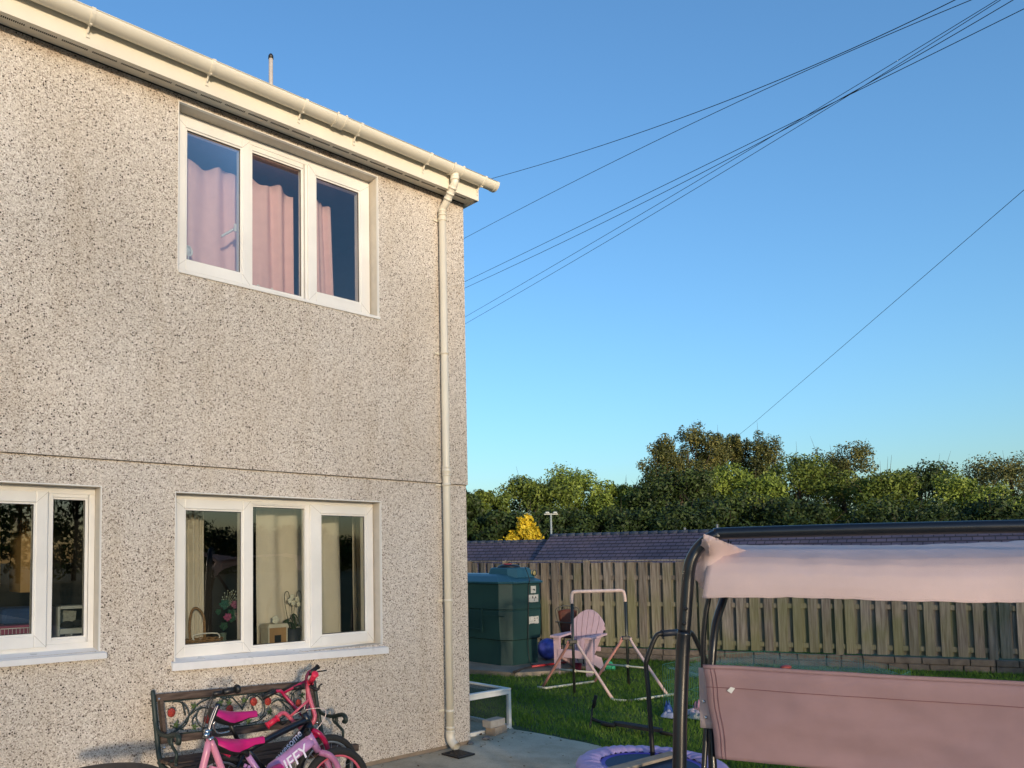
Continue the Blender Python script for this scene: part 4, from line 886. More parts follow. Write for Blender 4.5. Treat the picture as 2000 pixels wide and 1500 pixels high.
# ---------------------------------------------------------------- fence
WD = wood_mat('fence_wood', hexc('#6b6259'), hexc('#a39a8f'), hexc('#72764c'), 'Z', .9, 7, .6)
FP = [(-.6, 15.2), (1.60, 14.3), (2.13, 13.55), (3.32, 12.65), (4.93, 12.0)]
Fz = [view(x, z) for x, z in FP]
dd = (Fz[-1]-Fz[-2]).normalized()
for k in range(1, 6): Fz.append(Fz[4]+dd*1.83*k)
FNC = thing('wooden_fence', 'weathered grey green timber fence with upright boards behind the lawn', 'fence', Fz[4]); ztop_ = 1.575
STN = mat('kerb_stone', hexc('#6f6459'), .9, var=.3, scale=9, bump=.6)
for i, p in enumerate(Fz):
    po = MB(); po.box((p.x, p.y, .80), (.10, .10, 1.50), Matrix.Rotation(math.atan2(dd.y, dd.x), 3, 'Z'), .004)
    q_ = Vector((p.x, p.y, 1.565)); rr_ = Matrix.Rotation(math.atan2(dd.y, dd.x), 3, 'Z'); po.box(q_, (.10, .10, .03), rr_, .003, ); po.box(q_+Vector((0, 0, .02)), (.08, .08, .03), rr_, 0, .1); po.build('post', WD, FNC)
for i in range(len(Fz)-1):
    a, b_ = Fz[i], Fz[i+1]; d = b_-a; L_ = d.length; u_ = d/L_; nn = Vector((-u_.y, u_.x, 0))
    if nn.dot(FH) > 0: nn = -nn       # towards the camera
    p = MB(); pitch = .187; n = max(1, round((L_-.1)/pitch)); pitch = (L_-.10)/n; up_ = tuple(nn)
    for k in range(n):
        c_ = .05+pitch*(k+.5); t0 = random.uniform(-.006, .006); z1_ = ztop_-.022+random.uniform(-.016, .003)
        A = a+u_*(c_+t0)+nn*.028; B = A.copy(); A.z = .20; B.z = z1_; p.bar(A+u_*random.uniform(-.006, .006), B, .118+random.uniform(-.006, .006), .018, .002, up=up_) if False else p.box((A+B)/2, (.120+random.uniform(-.008, .006), .018, B.z-A.z), Matrix.Rotation(random.uniform(-.008, .008), 3, nn) @ Matrix.Rotation(random.uniform(-.05, .05), 3, 'Z') @ Matrix((u_, nn, Vector((0, 0, 1)))).transposed(), .002)
        for c2_ in ([c_+pitch/2] if k else [c_-pitch/2, c_+pitch/2]):
            c2_ = min(max(c2_, .04), L_-.04)+random.uniform(-.006, .006); A = a+u_*c2_-nn*.028; A.z = 0; p.box((A.x, A.y, (.20+z1_)/2), (.120, .018, z1_-.20), Matrix((u_, nn, Vector((0, 0, 1)))).transposed(), .002)
    p.build('boards', WD, FNC)
    r_ = MB()
    for z in (.30, .88, 1.30): 
        q_ = (a+b_)/2; r_.box((q_.x, q_.y, z), (L_-.09, .036, .07), Matrix((u_, nn, Vector((0, 0, 1)))).transposed(), .002)
    q_ = (a+b_)/2; r_.box((q_.x, q_.y, ztop_), (L_-.085, .085, .022), Matrix((u_, nn, Vector((0, 0, 1)))).transposed(), .002); r_.build('rail', WD, FNC)
    if i >= 2:
        kb = MB(); 
        for row in range(2):
            x = .0
            while x < L_:
                w_ = min(random.uniform(.22, .40), L_-x); q_ = a+u_*(x+w_/2)+nn*(.055+random.uniform(0, .012)); kb.box((q_.x, q_.y, .048+row*.092), (w_-.012, .09, .086), Matrix((u_, nn, Vector((0, 0, 1)))).transposed(), .008); x += w_
        q_ = (a+b_)/2+nn*.045; kb.box((q_.x, q_.y, .09), (L_, .06, .17), Matrix((u_, nn, Vector((0, 0, 1)))).transposed()); kb.build('stone_kerb', STN, FNC)

# ================================================================ bench
BXL, BXR = -2.955, -1.70
BE = thing('garden_bench', 'old garden bench with iron ends and rose scroll back against the wall', 'bench', (-2.33, -.3, 0))
BW = wood_mat('bench_wood', hexc('#3d322c'), hexc('#665850'), axis='X', rough=.75)
def bz(x, y, z): return Vector((x, y, z-.022*(x-(BXL+BXR)/2)/.63+.0))
def bb(x, h):   # point on leaning back, h = height 0..1 between .47 and .775
    return bz(x, -.185+.085*h, .475+.285*h)
def rail(mb, p, q, w, th): mb.bar(p, q, th, w, .004, up=(0, .28, .96))
t = MB(); rail(t, bb(BXL+.03, .95), bb(BXR-.03, .95), .048, .024); t.build('top_rail', BW, BE)
t = MB(); rail(t, bb(BXL+.03, .05), bb(BXR-.03, .05), .046, .024); t.build('lower_rail', BW, BE)
for s_, xx in ((1, BXL+.055), (-1, BXR-.055)):
    t = MB(); t.bar(bb(xx, .13), bb(xx, .87), .05, .022, .003, up=(1, 0, 0)); t.build('stile', BW, BE)
PX0, PX1 = BXL+.08, BXR-.08
def pn(u, v, o=0.0): 
    p = bb(PX0+(PX1-PX0)*u, .13+.74*v); p.y -= .004+o; return p
sc = MB()
sc.bar(pn(0, .02), pn(1, .02), .008, .008); sc.bar(pn(0, .98), pn(1, .98), .008, .008)
def curl(pts, r_=.0048): sc.tube([pn(*p) for p in pts], r_, 6, smooth=5)
AR = (PX1-PX0)/.211
def circ(u, v, rv, a0, a1, n=12): return [(u+rv/AR*math.cos(rad(a0+(a1-a0)*k/n)), v+rv*math.sin(rad(a0+(a1-a0)*k/n))) for k in range(n+1)]
for mr in (0, 1):
    f = (lambda L_: [(1-a, b_) for a, b_ in L_]) if mr else (lambda L_: L_)
    curl(f(circ(.065, .56, .40, 100, -100))); curl(f([(.01, .06), (.06, .12), (.13, .42), (.2, .78), (.27, .93), (.33, .95)])); curl(f([(.02, .30), (.05, .2), (.10, .12)]))
    curl(f(circ(.245, .40, .30, 40, 300))); curl(f([(.27, .66), (.22, .70), (.15, .52), (.10, .28), (.02, .05)])); curl(f(circ(.36, .60, .34, 90, -60))); curl(f([(.34, .28), (.40, .12), (.47, .08)]))
    curl(f(circ(.415, .55, .38, 250, 60))); curl(f([(.44, .93), (.49, .62), (.5, .5)])); curl(f([(.12, .52), (.11, .9)])); curl(f([(.17, .1), (.16, .35), (.2, .55)]))
sc.build('scrollwork', IRON, BE)
RO = mat('rose_paint', hexc('#a8392f'), .55, var=.2, scale=60, bump=.6, bscale=180); LF = mat('leaf_paint', hexc('#4e6132'), .6, var=.2, scale=40, bump=.5)
def zc(x, y):
    top = 490-.123*(x-225); bot = 705-.09*(x-225); return ((x-225)/1175, (bot-y)/(bot-top))
for (x, y, r_) in ((265, 560, 1), (527, 600, .95), (708, 528, .9), (911, 470, 1), (1031, 465, .95), (1296, 472, .9)):
    c = pn(*zc(x, y), .006); m_ = MB()
    for k in range(10):
        a = 2*PI*k/10+.3; m_.lathe([(0, .010), (.010, .007), (.0135, 0), (0, -.004)], c+Vector((math.cos(a)*.0155*r_, 0, math.sin(a)*.0175*r_)), (math.cos(a)*.35, -1, math.sin(a)*.35), 8)
    for k in range(5):
        a = 2*PI*k/5; m_.lathe([(0, .010), (.007, .008), (.010, 0)], c+Vector((math.cos(a)*.007, -.006, math.sin(a)*.008)), (math.cos(a)*.5, -1, math.sin(a)*.5), 7)
    m_.lathe([(0, .013), (.005, .010), (.007, 0)], c+Vector((0, -.006, 0)), (0, -1, 0), 8); m_.build('rose', RO, BE)
for i, (x, y) in enumerate(((437, 515), (292, 637), (425, 650), (712, 485), (836, 462), (1037, 545), (1183, 425), (1342, 410), (850, 612), (640, 490))):
    c = pn(*zc(x, y), .003); m_ = MB(); n = 5; a0 = i*1.3; pts = []
    for k in range(n*4):
        a = a0+2*PI*k/(n*4); r_ = [.030, .016, .011, .018][k % 4]*(1+.15*math.sin(i+k)); pts.append(c+Vector((math.cos(a)*r_, -.002*math.cos(a*n), math.sin(a)*r_)))
    top = m_.bm.verts.new(c+Vector((0, -.007, 0))); vs = [m_.bm.verts.new(p) for p in pts]; bk_ = [m_.bm.verts.new(p+Vector((0, .004, 0))) for p in pts]
    for k in range(len(vs)): m_.bm.faces.new((top, vs[k], vs[(k+1) % len(vs)])); m_.bm.faces.new((vs[k], bk_[k], bk_[(k+1) % len(vs)], vs[(k+1) % len(vs)]))
    m_.build('leaf', LF, BE)
for xx in (BXL+.012, BXR-.012):
    e = MB(); q_ = lambda y, z: bz(xx, y, z)
    e.tube([q_(-.085, .79), q_(-.10, .76), q_(-.135, .62), q_(-.17, .50), q_(-.20, .40), q_(-.24, .34), q_(-.20, .2), q_(-.12, .0)], [.012, .016, .017, .017, .017, .018, .018, .018], 8, smooth=3)
    e.tube([q_(-.20, .36), q_(-.35, .34), q_(-.56, .36), q_(-.60, .355)], .014, 8, smooth=3); e.tube([q_(-.56, .35), q_(-.52, .2), q_(-.60, .0)], .016, 8, smooth=3)
    e.tube([q_(-.15, .60), q_(-.18, .555), q_(-.25, .54), q_(-.34, .545), q_(-.42, .565), q_(-.47, .575), q_(-.50, .56), q_(-.50, .535), q_(-.475, .53)], [.010, .012, .013, .014, .015, .016, .017, .017, .014], 8, smooth=4)
    e.tube([q_(-.39, .545), q_(-.40, .50), q_(-.47, .46), q_(-.46, .40), q_(-.49, .37)], [.012, .011, .010, .010, .013], 8, smooth=4); e.tube([q_(-.36, .55), q_(-.35, .52), q_(-.38, .50)], .010, 6, smooth=2); e.tube([q_(-.40, .36), q_(-.385, .40), q_(-.40, .41)], .008, 6)
    e.build('iron_end', IRON, BE)
sb = MB()
for k in range(5): y = -.24-.075*k; sb.bar(bz(BXL+.0, y, .385-.004*abs(k-2)), bz(BXR+.0, y, .385-.004*abs(k-2)), .058, .022, .005)
y = -.61; sb.bar(bz(BXL-.01, y, .375), bz(BXR+.01, y, .375), .045, .05, .010); sb.build('seat_slats', BW, BE)
sw_ = MB()
for p in (bb(BXL+.045, .93), bb(BXL+.05, .0)-Vector((0, 0, .03)), bb(BXR-.045, .02), bb(BXR-.05, -.12)): sw_.lathe([(0, .006), (.006, .004), (.008, 0)], p+Vector((0, -.012, 0)), (0, -1, 0), 8)
sw_.build('screw', CHROME, BE)

# ================================================================ bikes
RIM = mat('alloy_rim', lin(.55, .55, .57), .3, metal=.8)
def wheel(parent, c, r_, axis, rimmat=None, tw=.022):
    axis = Vector(axis).normalized(); t_ = MB(); t_.ring(c, r_-tw, tw, axis, 56, 10); t = t_.build('wheel', RUBBER, parent)
    k = MB(); k.ring(c, r_-2*tw-.002, .010, axis, 48, 6); k.build('rim', rimmat or RIM, t)
    s_ = MB(); a = axis.orthogonal().normalized(); b_ = axis.cross(a)
    for i in range(20):
        an = 2*PI*i/20; o = axis*(.02 if i % 2 else -.02); s_.tube([Vector(c)+o+(a*math.cos(an+.5)+b_*math.sin(an+.5))*.018, Vector(c)+(a*math.cos(an)+b_*math.sin(an))*(r_-2*tw)], .0013, 4)
    s_.build('spokes', RIM, t); h = MB(); h.tube([Vector(c)-axis*.045, Vector(c)+axis*.045], .014, 10); h.build('hub', CHROME, t)
def saddle(parent, c, L_, d, m, wd=.075, tilt=0.0):
    d = Vector(d).normalized(); sd_ = Vector((-d.y, d.x, 0)).normalized(); up = Vector((0, 0, 1))
    def sec(t, bot):
        hw = wd*(.55 if t < .02 else 1)*(1-max(0, (t-.18))/.82*.80) if t > .15 else wd*(.72+.28*t/.15)
        if t > .45: hw = max(.020, wd*.40*(1-(t-.45)/.75))
        x = (t-.42)*L_; z = .022*(1-t)**2+.010*math.sin(PI*t*1.0+.2)*-1+.012*t+tilt*x; rows = []
        sk_ = .014+.026*math.sin(PI*min(1, t*1.25))
        for k in range(9):
            a = PI*k/8; rows.append(c+d*x+sd_*(math.cos(a)*hw)+up*(z+(math.sin(a)**.6*(.022+sk_)-sk_ if not bot else -sk_-math.sin(a)*(.034*(1-t)+.004))))
        return rows
    m_ = MB(); ts = [0, .03, .1, .18, .3, .42, .52, .65, .8, .93, 1.0]; m_.grid([sec(t, False) for t in ts]); top = m_.build('saddle', m, parent, smooth=True)
    u_ = MB(); u_.grid([sec(t, True) for t in ts]); u_.grid([[p for p in sec(0, False)], [p for p in sec(0, True)]]); u_.build('saddle_base', BLACK, top, smooth=True)
MAG = mat('magenta_vinyl', hexc('#b3186f'), .45, var=.08); MAG2 = mat('magenta_paint', hexc('#a81448'), .3, var=.06, coat=.5); SALM = mat('salmon_paint_bike', hexc('#c95b70'), .35, var=.05, coat=.3); LPK = mat('light_pink_paint', hexc('#cf86a0'), .3, var=.04, coat=.4)
LILB = mat('lilac_paint', hexc('#b583b3'), .25, var=.22, scale=14, coat=.6); NAVY = mat('navy_black_paint', hexc('#11131d'), .3, var=.2, coat=.4); REDG = mat('red_grip', hexc('#d2274a'), .5); WHT = mat('white_lettering', hexc('#e4dce8'), .5, var=.02); WCA = mat('white_cable', hexc('#d9c6c0'), .4)
# --- black bike nearest the bench
YB = -.72
def q(px, py, y): return W(px, py, y)
B_ = thing('bicycle', 'black childrens bicycle with magenta handlebar and awesome lettering, next to the bench', 'bicycle', (-2.1, YB, 0), 'childrens bicycles leaning by the bench')
fc = q(640, 1506, YB); fc.z = max(fc.z, .235); r_ = .235
wheel(B_, fc, r_, (.06, 1, 0)); rc = q(424, 1546, YB); wheel(B_, Vector((rc.x, rc.y, fc.z)), r_, (0, 1, 0))
f = MB(); hd = q(602, 1408, YB); st_b = q(476, 1468, YB); bbk = q(520, 1508, YB)
f.tube([q(594, 1392, YB), q(608, 1424, YB)], .021, 12); f.tube([q(603, 1404, YB), q(560, 1424, YB), st_b], [.022, .021, .019], 12, smooth=3); f.tube([q(605, 1416, YB), q(520, 1510, YB)], .030, 14); f.tube([st_b+Vector((0, 0, .04)), bbk], .017, 10)
for o in (-.05, .05): f.tube([st_b+Vector((0, o*.4, 0)), Vector((rc.x, rc.y+o, fc.z))], .009, 8); f.tube([bbk+Vector((0, o*.4, 0)), Vector((rc.x, rc.y+o, fc.z))], .010, 8)
f.build('frame', NAVY, B_)
fk = MB()
for o in (-.045, .045): fk.tube([q(609, 1426, YB)+Vector((0, o*.2, 0)), q(617, 1432, YB)+Vector((0, o, 0)), q(631, 1455, YB)+Vector((0, o, 0)), fc+Vector((0, o, 0))], [.018, .018, .017, .013], 10, smooth=4)
fk.build('fork', MAG2, B_)
saddle(B_, q(450, 1397, YB), .30, (1, .02, .0), MAG, .068, -.17)
sp_ = MB(); sp_.tube([q(447, 1408, YB), q(464, 1445, YB)], .0135, 10); sp_.tube([q(464, 1445, YB), q(480, 1480, YB)], .017, 10); sp_.build('seat_post', BLACK, B_)
gd = MB(); gd.tube([q(424, 1405, YB), q(417, 1415, YB), q(425, 1432, YB), q(450, 1428, YB)], .006, 6, smooth=4); gd.build('saddle_loop', CHROME, B_)
dB = 5.32
hb = MB(); hb.tube([DP(591, 1398, dB), DP(576, 1381, dB), DP(554, 1356, dB), DP(549, 1350, dB-.01), DP(541, 1350, dB-.02), DP(536, 1352, dB-.03)], .0115, 10, smooth=3)
hb.tube([DP(594, 1398, dB), DP(600, 1380, dB+.02), DP(600, 1350, dB+.04), DP(598, 1325, dB+.05), DP(602, 1315, dB+.06), DP(606, 1311, dB+.07)], .0115, 10, smooth=3); hb.tube([DP(555, 1353, dB), DP(598, 1329, dB+.05)], .0095, 8); hb.build('handlebar', MAG2, B_)
pd = MB(); pd.tube([DP(574, 1345, dB+.01), DP(588, 1340, dB+.02)], .013, 8); pd.build('crossbar_pad', BLACK, B_)
for a, b_, da, db_ in (((539, 1350), (513, 1363), dB-.02, dB-.06), ((603, 1316), (621, 1302), dB+.06, dB+.12)):
    g_ = MB(); g_.tube([DP(*a, da), DP(*b_, db_)], [.0165, .0165], 10); e_ = DP(*b_, db_); g_.lathe([(.0, .004), (.019, .003), (.020, -.004), (.0, -.006)], e_, (DP(*b_, db_)-DP(*a, da)), 12); g_.build('grip', BLACK, B_)
br = MB(); br.tube([DP(606, 1318, dB+.05), DP(620, 1312, dB+.03), DP(628, 1311, dB+.02), DP(638, 1309, dB)], .005, 6, smooth=3); br.build('brake_lever', BLACK, B_)
stb = MB(); stb.tube([q(594, 1392, YB), DP(593, 1398, dB)], .02, 10); stb.tube([DP(583, 1388, dB), DP(598, 1384, dB)], .018, 10); stb.build('stem', BLACK, B_)
# lettering on the down tube
def on_plane_text(parent, txt, a, b_, y, size, m, bold=0, off=.032, shear=0, frac=(.5, .5)):
    A, Bq = q(*a, y), q(*b_, y); d = (Bq-A).normalized(); nrm = (CAM-A).normalized(); nrm = (nrm-d*nrm.dot(d)).normalized(); up = nrm.cross(d); c = A.lerp(Bq, .5)+nrm*off
    M = Matrix((d, up, nrm)).transposed().to_4x4(); M.translation = c; return text_mesh('lettering', txt, size, M, m, parent, bold=bold, shear=shear)
on_plane_text(B_, 'awesome', (545, 1477), (577, 1441), YB, .060, WHT, bold=.0006, shear=.2, off=.031)
# --- lilac bike in front
YC = -.98
C_ = thing('bicycle', 'lilac pink childrens bicycle with salmon handlebar and red grips', 'bicycle', (-2.2, YC, 0), 'childrens bicycles leaning by the bench')
cc = q(656, 1536, YC); wheel(C_, cc, .238, (.10, 1, 0), SALM, .024); rc = q(452, 1580, YC); wheel(C_, Vector((rc.x, rc.y, cc.z)), .238, (0, 1, 0))
f = MB(); f.tube([q(601, 1432, YC), q(621, 1466, YC)], .023, 14); 
bbk = q(540, 1560, YC); stc = q(484, 1476, YC)
f.tube([q(607, 1446, YC), q(585, 1463, YC), q(558, 1484, YC), q(525, 1512, YC), bbk], [.036, .040, .041, .038, .03], 16, smooth=3, flat=.62)
f.tube([stc, bbk], .018, 10)
for o in (-.05, .05): f.tube([stc+Vector((0, o*.4, -.05)), Vector((rc.x, rc.y+o, cc.z))], .010, 8); f.tube([bbk+Vector((0, o*.4, 0)), Vector((rc.x, rc.y+o, cc.z))], .010, 8)
f.build('frame', LILB, C_)
fk = MB()
for o in (-.055, .055): fk.tube([q(623, 1469, YC)+Vector((0, o*.2, 0)), q(632, 1471, YC)+Vector((0, o*.9, 0)), q(643, 1482, YC)+Vector((0, o, 0)), q(652, 1502, YC)+Vector((0, o, 0)), cc+Vector((0, o, 0))], [.020, .020, .019, .018, .014], 12, smooth=4)
fk.build('fork', mat('fork_pink', hexc('#b57398'), .3, coat=.4), C_)
rg_ = MB(); rg_.lathe([(.026, -.006), (.026, .006)], q(622, 1467, YC), (q(621, 1466, YC)-q(601, 1432, YC)), 14); rg_.lathe([(.021, -.012), (.024, .012)], q(599.5, 1430, YC), (q(621, 1466, YC)-q(601, 1432, YC)), 14); rg_.build('headset', BLACK, C_)
sa_c = q(459, 1452, YC); saddle(C_, sa_c, .31, (1, .0, .0), mat('hot_pink_vinyl', hexc('#c0136c'), .42, var=.05), .078, -.12)
sp_ = MB(); sp_.tube([q(470, 1462, YC), stc, ], .013, 10); sp_.build('seat_post', BLACK, C_)
bsk = MB(); bsk.prism([q(426, 1466, YC), q(448, 1480, YC), q(452, 1474, YC), q(428, 1459, YC)], (0, .06, 0)); bsk.build('reflector', MAG2, C_)
dC = 5.02
stm = MB(); a = DP(588, 1424, dC); b_ = DP(609, 1416, dC); stm.bar(a, b_, .06, .045, .006, up=tuple(q(601, 1432, YC)-DP(598, 1414, dC))); stm.tube([DP(599, 1414, dC+.01), DP(601, 1410, dC+.01)], .02, 10); stm.build('stem', SALM, C_)
sb_ = MB(); sb_.tube([DP(600, 1422, dC), q(602, 1434, YC)], .018, 10); sb_.build('stem_bolt', BLACK, C_)
hb = MB(); hb.tube([DP(589, 1424, dC), DP(575, 1411, dC), DP(562, 1398, dC-.01), DP(557, 1393.5, dC-.02), DP(551, 1393, dC-.03), DP(546, 1396, dC-.05), DP(543, 1400, dC-.06)], .0135, 12, smooth=3)
hb.tube([DP(607, 1416, dC), DP(612, 1410, dC), DP(615, 1399, dC+.01), DP(613, 1390, dC+.02), DP(606, 1367, dC+.04), DP(601.5, 1348, dC+.06), DP(602, 1338, dC+.06), DP(605, 1334, dC+.05)], .0138, 12, smooth=3); hb.tube([DP(566, 1400, dC-.01), DP(604, 1366, dC+.04)], .0085, 8); hb.build('handlebar', SALM, C_)
for a, b_, da, db_ in (((541.5, 1403), (522, 1417), dC-.06, dC-.10), ((606, 1333), (615.5, 1317), dC+.05, dC-.04)):
    g_ = MB(); A, Bq = DP(*a, da), DP(*b_, db_); g_.tube([A, Bq], .019, 12); dq = (Bq-A)
    for pp_ in (A, Bq): g_.lathe([(.0, .007), (.022, .005), (.024, 0), (.022, -.005), (0, -.007)], pp_, dq, 14)
    g_.build('grip', REDG, C_)
br = MB(); br.tube([DP(607, 1340, dC+.03), DP(616, 1346, dC+.0), DP(622, 1345, dC), DP(625, 1338, dC), DP(630, 1336, dC)], [.013, .014, .010, .005, .005], 8, smooth=3); br.tube([DP(543, 1404, dC-.06), DP(551, 1414, dC-.04), DP(560, 1409, dC-.02)], [.010, .010, .006], 8, smooth=3); br.build('brake_lever', BLACK, C_)
cb = MB(); cb.tube([DP(560, 1405, dC), DP(575, 1396, dC), DP(595, 1387, dC), DP(622, 1383, dC), DP(636, 1388, dC-.01), DP(634, 1402, dC-.03), DP(622, 1420, dC-.05), DP(606, 1436, dC-.06), DP(580, 1458, dC-.08), DP(550, 1483, dC-.1), DP(515, 1500, dC-.12), DP(490, 1504, dC-.1)], .0028, 6, smooth=4)
cb.tube([DP(596, 1412, dC), DP(594, 1395, dC), DP(595, 1380, dC)], .0028, 6, smooth=3); cb.build('cable', WCA, C_)
on_plane_text(C_, 'HUFFY', (522, 1529), (592, 1471), YC, .100, WHT, bold=.0008, shear=.25, off=.050)
# --- light pink bike on the left
YA = -1.12
A_ = thing('bicycle', 'light pink childrens bicycle facing left with chrome stem and black grip', 'bicycle', (-2.6, YA, 0), 'childrens bicycles leaning by the bench')
f = MB(); hA = q(408.5, 1444, YA); f.tube([q(409, 1442, YA), q(403, 1472, YA), q(396, 1500, YA), q(390, 1530, YA)], [.019, .020, .020, .018], 12); f.tube([q(411, 1446, YA), q(421, 1470, YA), q(433, 1502, YA), q(450, 1545, YA)], [.017, .019, .019, .019], 12, smooth=2)
bbA = q(450, 1545, YA); seA = q(520, 1530, YA); f.tube([q(410, 1500, YA), seA], .014, 10); f.tube([seA, bbA], .015, 10); f.build('frame', LPK, A_)
wA = q(376, 1590, YA); zA = .205; wheel(A_, Vector((wA.x, YA, zA)), .205, (0, 1, 0)); wB = q(570, 1590, YA); wheel(A_, Vector((wB.x, YA, zA)), .205, (0, 1, 0))
f = MB()
for o in (-.045, .045): f.tube([q(396, 1505, YA)+Vector((0, o, 0)), Vector((wA.x, YA+o, zA))], .010, 8); f.tube([bbA, Vector((wB.x, YA+o, zA))], .009, 8)
f.build('fork', LPK, A_); saddle(A_, seA+Vector((0, 0, .05)), .22, (-1, 0, 0), MAG, .06)
st = MB(); dA = 5.05
st.tube([q(408, 1436, YA), q(410, 1420, YA), q(419, 1395, YA), q(427, 1374, YA)], [.016, .010, .012, .012], 12, smooth=3); st.tube([q(405, 1436, YA), q(408, 1420, YA), q(413, 1400, YA), q(424, 1374, YA)], .008, 10, smooth=3); st.build('handlebar_stem', mat('dark_chrome', lin(.10, .10, .115), .3, metal=1.0, var=.1), A_)
cl_ = MB(); cl_.tube([q(402, 1442, YA), q(404, 1430, YA)], .018, 10); cl_.tube([q(400, 1430, YA), q(411, 1427, YA)], .014, 10); cl_.tube([q(403, 1444, YA)+Vector((0, -.03, 0)), q(411, 1438, YA)+Vector((0, -.03, 0))], .010, 8); cl_.build('clamp', mat('chrome_clamp', lin(.6, .6, .6), .15, metal=1), A_)
G0, G1 = q(417, 1378, YA), q(466, 1346, YA+.06); g_ = MB(); g_.tube([q(417, 1379, YA), q(432, 1374, YA), q(440, 1371, YA), q(466, 1367, YA)], [.010, .014, .015, .016], 10, smooth=2)
d_ = (q(466, 1367, YA)-q(440, 1371, YA)); g_ = MB(); P0_, P1_, P2_ = q(416, 1379, YA), q(437, 1374, YA), q(462, 1344+0, YA)
g_.tube([q(416, 1357+22, YA), q(434, 1352+22, YA)], .013, 10)
g_ = MB(); g_.tube([q(416, 1355.5, YA), q(436, 1352, YA)], .013, 10); g_.tube([q(436, 1352, YA), q(460, 1346.5, YA)], .0165, 12); g_.lathe([(0, .012), (.022, .010), (.026, 0), (.024, -.012), (.012, -.016)], q(464, 1345.5, YA), q(464, 1345.5, YA)-q(436, 1352, YA), 14); g_.build('grip', BLACK, A_)
cbA = MB(); cbA.tube([q(416, 1356, YA), q(404, 1380, YA), q(397, 1410, YA), q(396, 1432, YA), q(402, 1448, YA), q(412, 1475, YA), q(420, 1500, YA)], .0035, 6, smooth=4); cbA.tube([q(418, 1358, YA), q(408, 1385, YA), q(402, 1405, YA), q(398, 1425, YA)], .003, 6, smooth=3); cbA.build('cable', BLACK, A_)
# dark round table edge bottom left
Rt = W(173, 1494, -.79); gt_ = thing('garden_table', 'dark round garden table at the foot of the wall left of the bench', 'table', (Rt.x, -.95, 0)); m_ = MB(); m_.lathe([(0, 0), (.26, 0), (.275, -.008), (.275, -.03), (.25, -.035), (0, -.035)], (Rt.x, -1.065, Rt.z), seg=48)
m_.build('table_top', mat('dark_rattan', hexc('#3b302b'), .6, bump=.6, bscale=120), gt_)
for a in (0.5, 2.6, 4.7): l = MB(); l.tube([(Rt.x+.10*math.cos(a), -1.065+.10*math.sin(a), Rt.z-.03), (Rt.x+.2*math.cos(a), -1.065+.2*math.sin(a), 0)], .014, 8); l.build('leg', BLACK, gt_)

# ================================================================ things behind the windows
CUR = mat('cream_curtain', hexc('#d2c8b8'), .9, var=.03); CURP = mat('pink_curtain', hexc('#e2b9b9'), .9, var=.04)
def curtain(x0, x1, y, z0, z1, m, lab_, cat_='curtain', amp=.025, waves=6, grp=None, slant=0.0, topfn=None):
    mb = MB(); n = 60
    def f(u, v):
        x = x0+(x1-x0)*u+slant*(1-v)*u; z = z0+(z1-z0)*v
        if topfn: z = z0+(z1+topfn(u)-z0)*v
        return (x, y+amp*math.sin(u*waves*2*PI+.6*math.sin(v*2))*(.5+.5*v)+.008*math.sin(u*23+v*3), z)
    mb.sheet(f, n, 14, .003); o = mb.build('curtain', m, smooth=True); return single(o, lab_, cat_, grp)
GC = 'curtains behind the ground floor window'; 
def wx(px, y): return W(px, 1100, y).x
yc = .42
curtain(wx(352, yc), wx(386, yc), yc, .95, 2.2, CUR, 'narrow cream curtain at the left edge of the lower window', waves=2.5, amp=.03)
curtain(wx(386, yc+.06), wx(397, yc+.06), yc+.06, .95, 2.2, CUR, 'second fold of cream curtain beside the dark gap of the lower window', waves=1, amp=.01)
curtain(wx(502, yc), wx(664, yc), yc, .95, 2.2, CUR, 'wide cream curtain behind the middle pane of the lower window', waves=4, amp=.022)
curtain(wx(690, yc), wx(722, yc), yc, .95, 2.2, CUR, 'greyish cream curtain at the right edge of the lower window', waves=1.2, amp=.012)
# pink curtains upstairs: hung from a rail inside
yu = .40
def ux_(px, py, y): return W(px, py, y).x
z335 = W(410, 335, yu).z
curtain(ux_(352, 450, yu), ux_(470, 450, yu), yu, 3.0, 4.69, CURP, 'pink curtain behind the left pane of the upper window', waves=3, amp=.02, topfn=lambda u: .03*math.cos(u*9)-.012*u)
curtain(ux_(493, 470, yu), ux_(572, 470, yu), yu, 3.0, 4.71, CURP, 'pink curtain behind the middle pane of the upper window', waves=2.5, amp=.02, topfn=lambda u: .025*math.cos(u*9+1)-.02*u)
curtain(ux_(600, 500, yu), ux_(644, 500, yu), yu, 3.0, 4.71, CURP, 'narrow pink curtain drawn aside behind the right pane upstairs', waves=1.6, amp=.02, slant=.05, topfn=lambda u: -.03*u*u)
BSL = mat('sill_board', hexc('#e2ded6'), .4, var=.02)
for (x0_, x1_, z_) in ((-2.75, -.99, .985), (-2.75, -.99, 3.69), (-5.2, -3.27, 1.13)):
    b_ = MB(); b_.bx((x0_, .167, z_-.025), (x1_, .40, z_), .003); b_.build('sill_board', BSL, house)
ZS = .985
def sx_(px, y=.28): return W(px, 1240, y).x
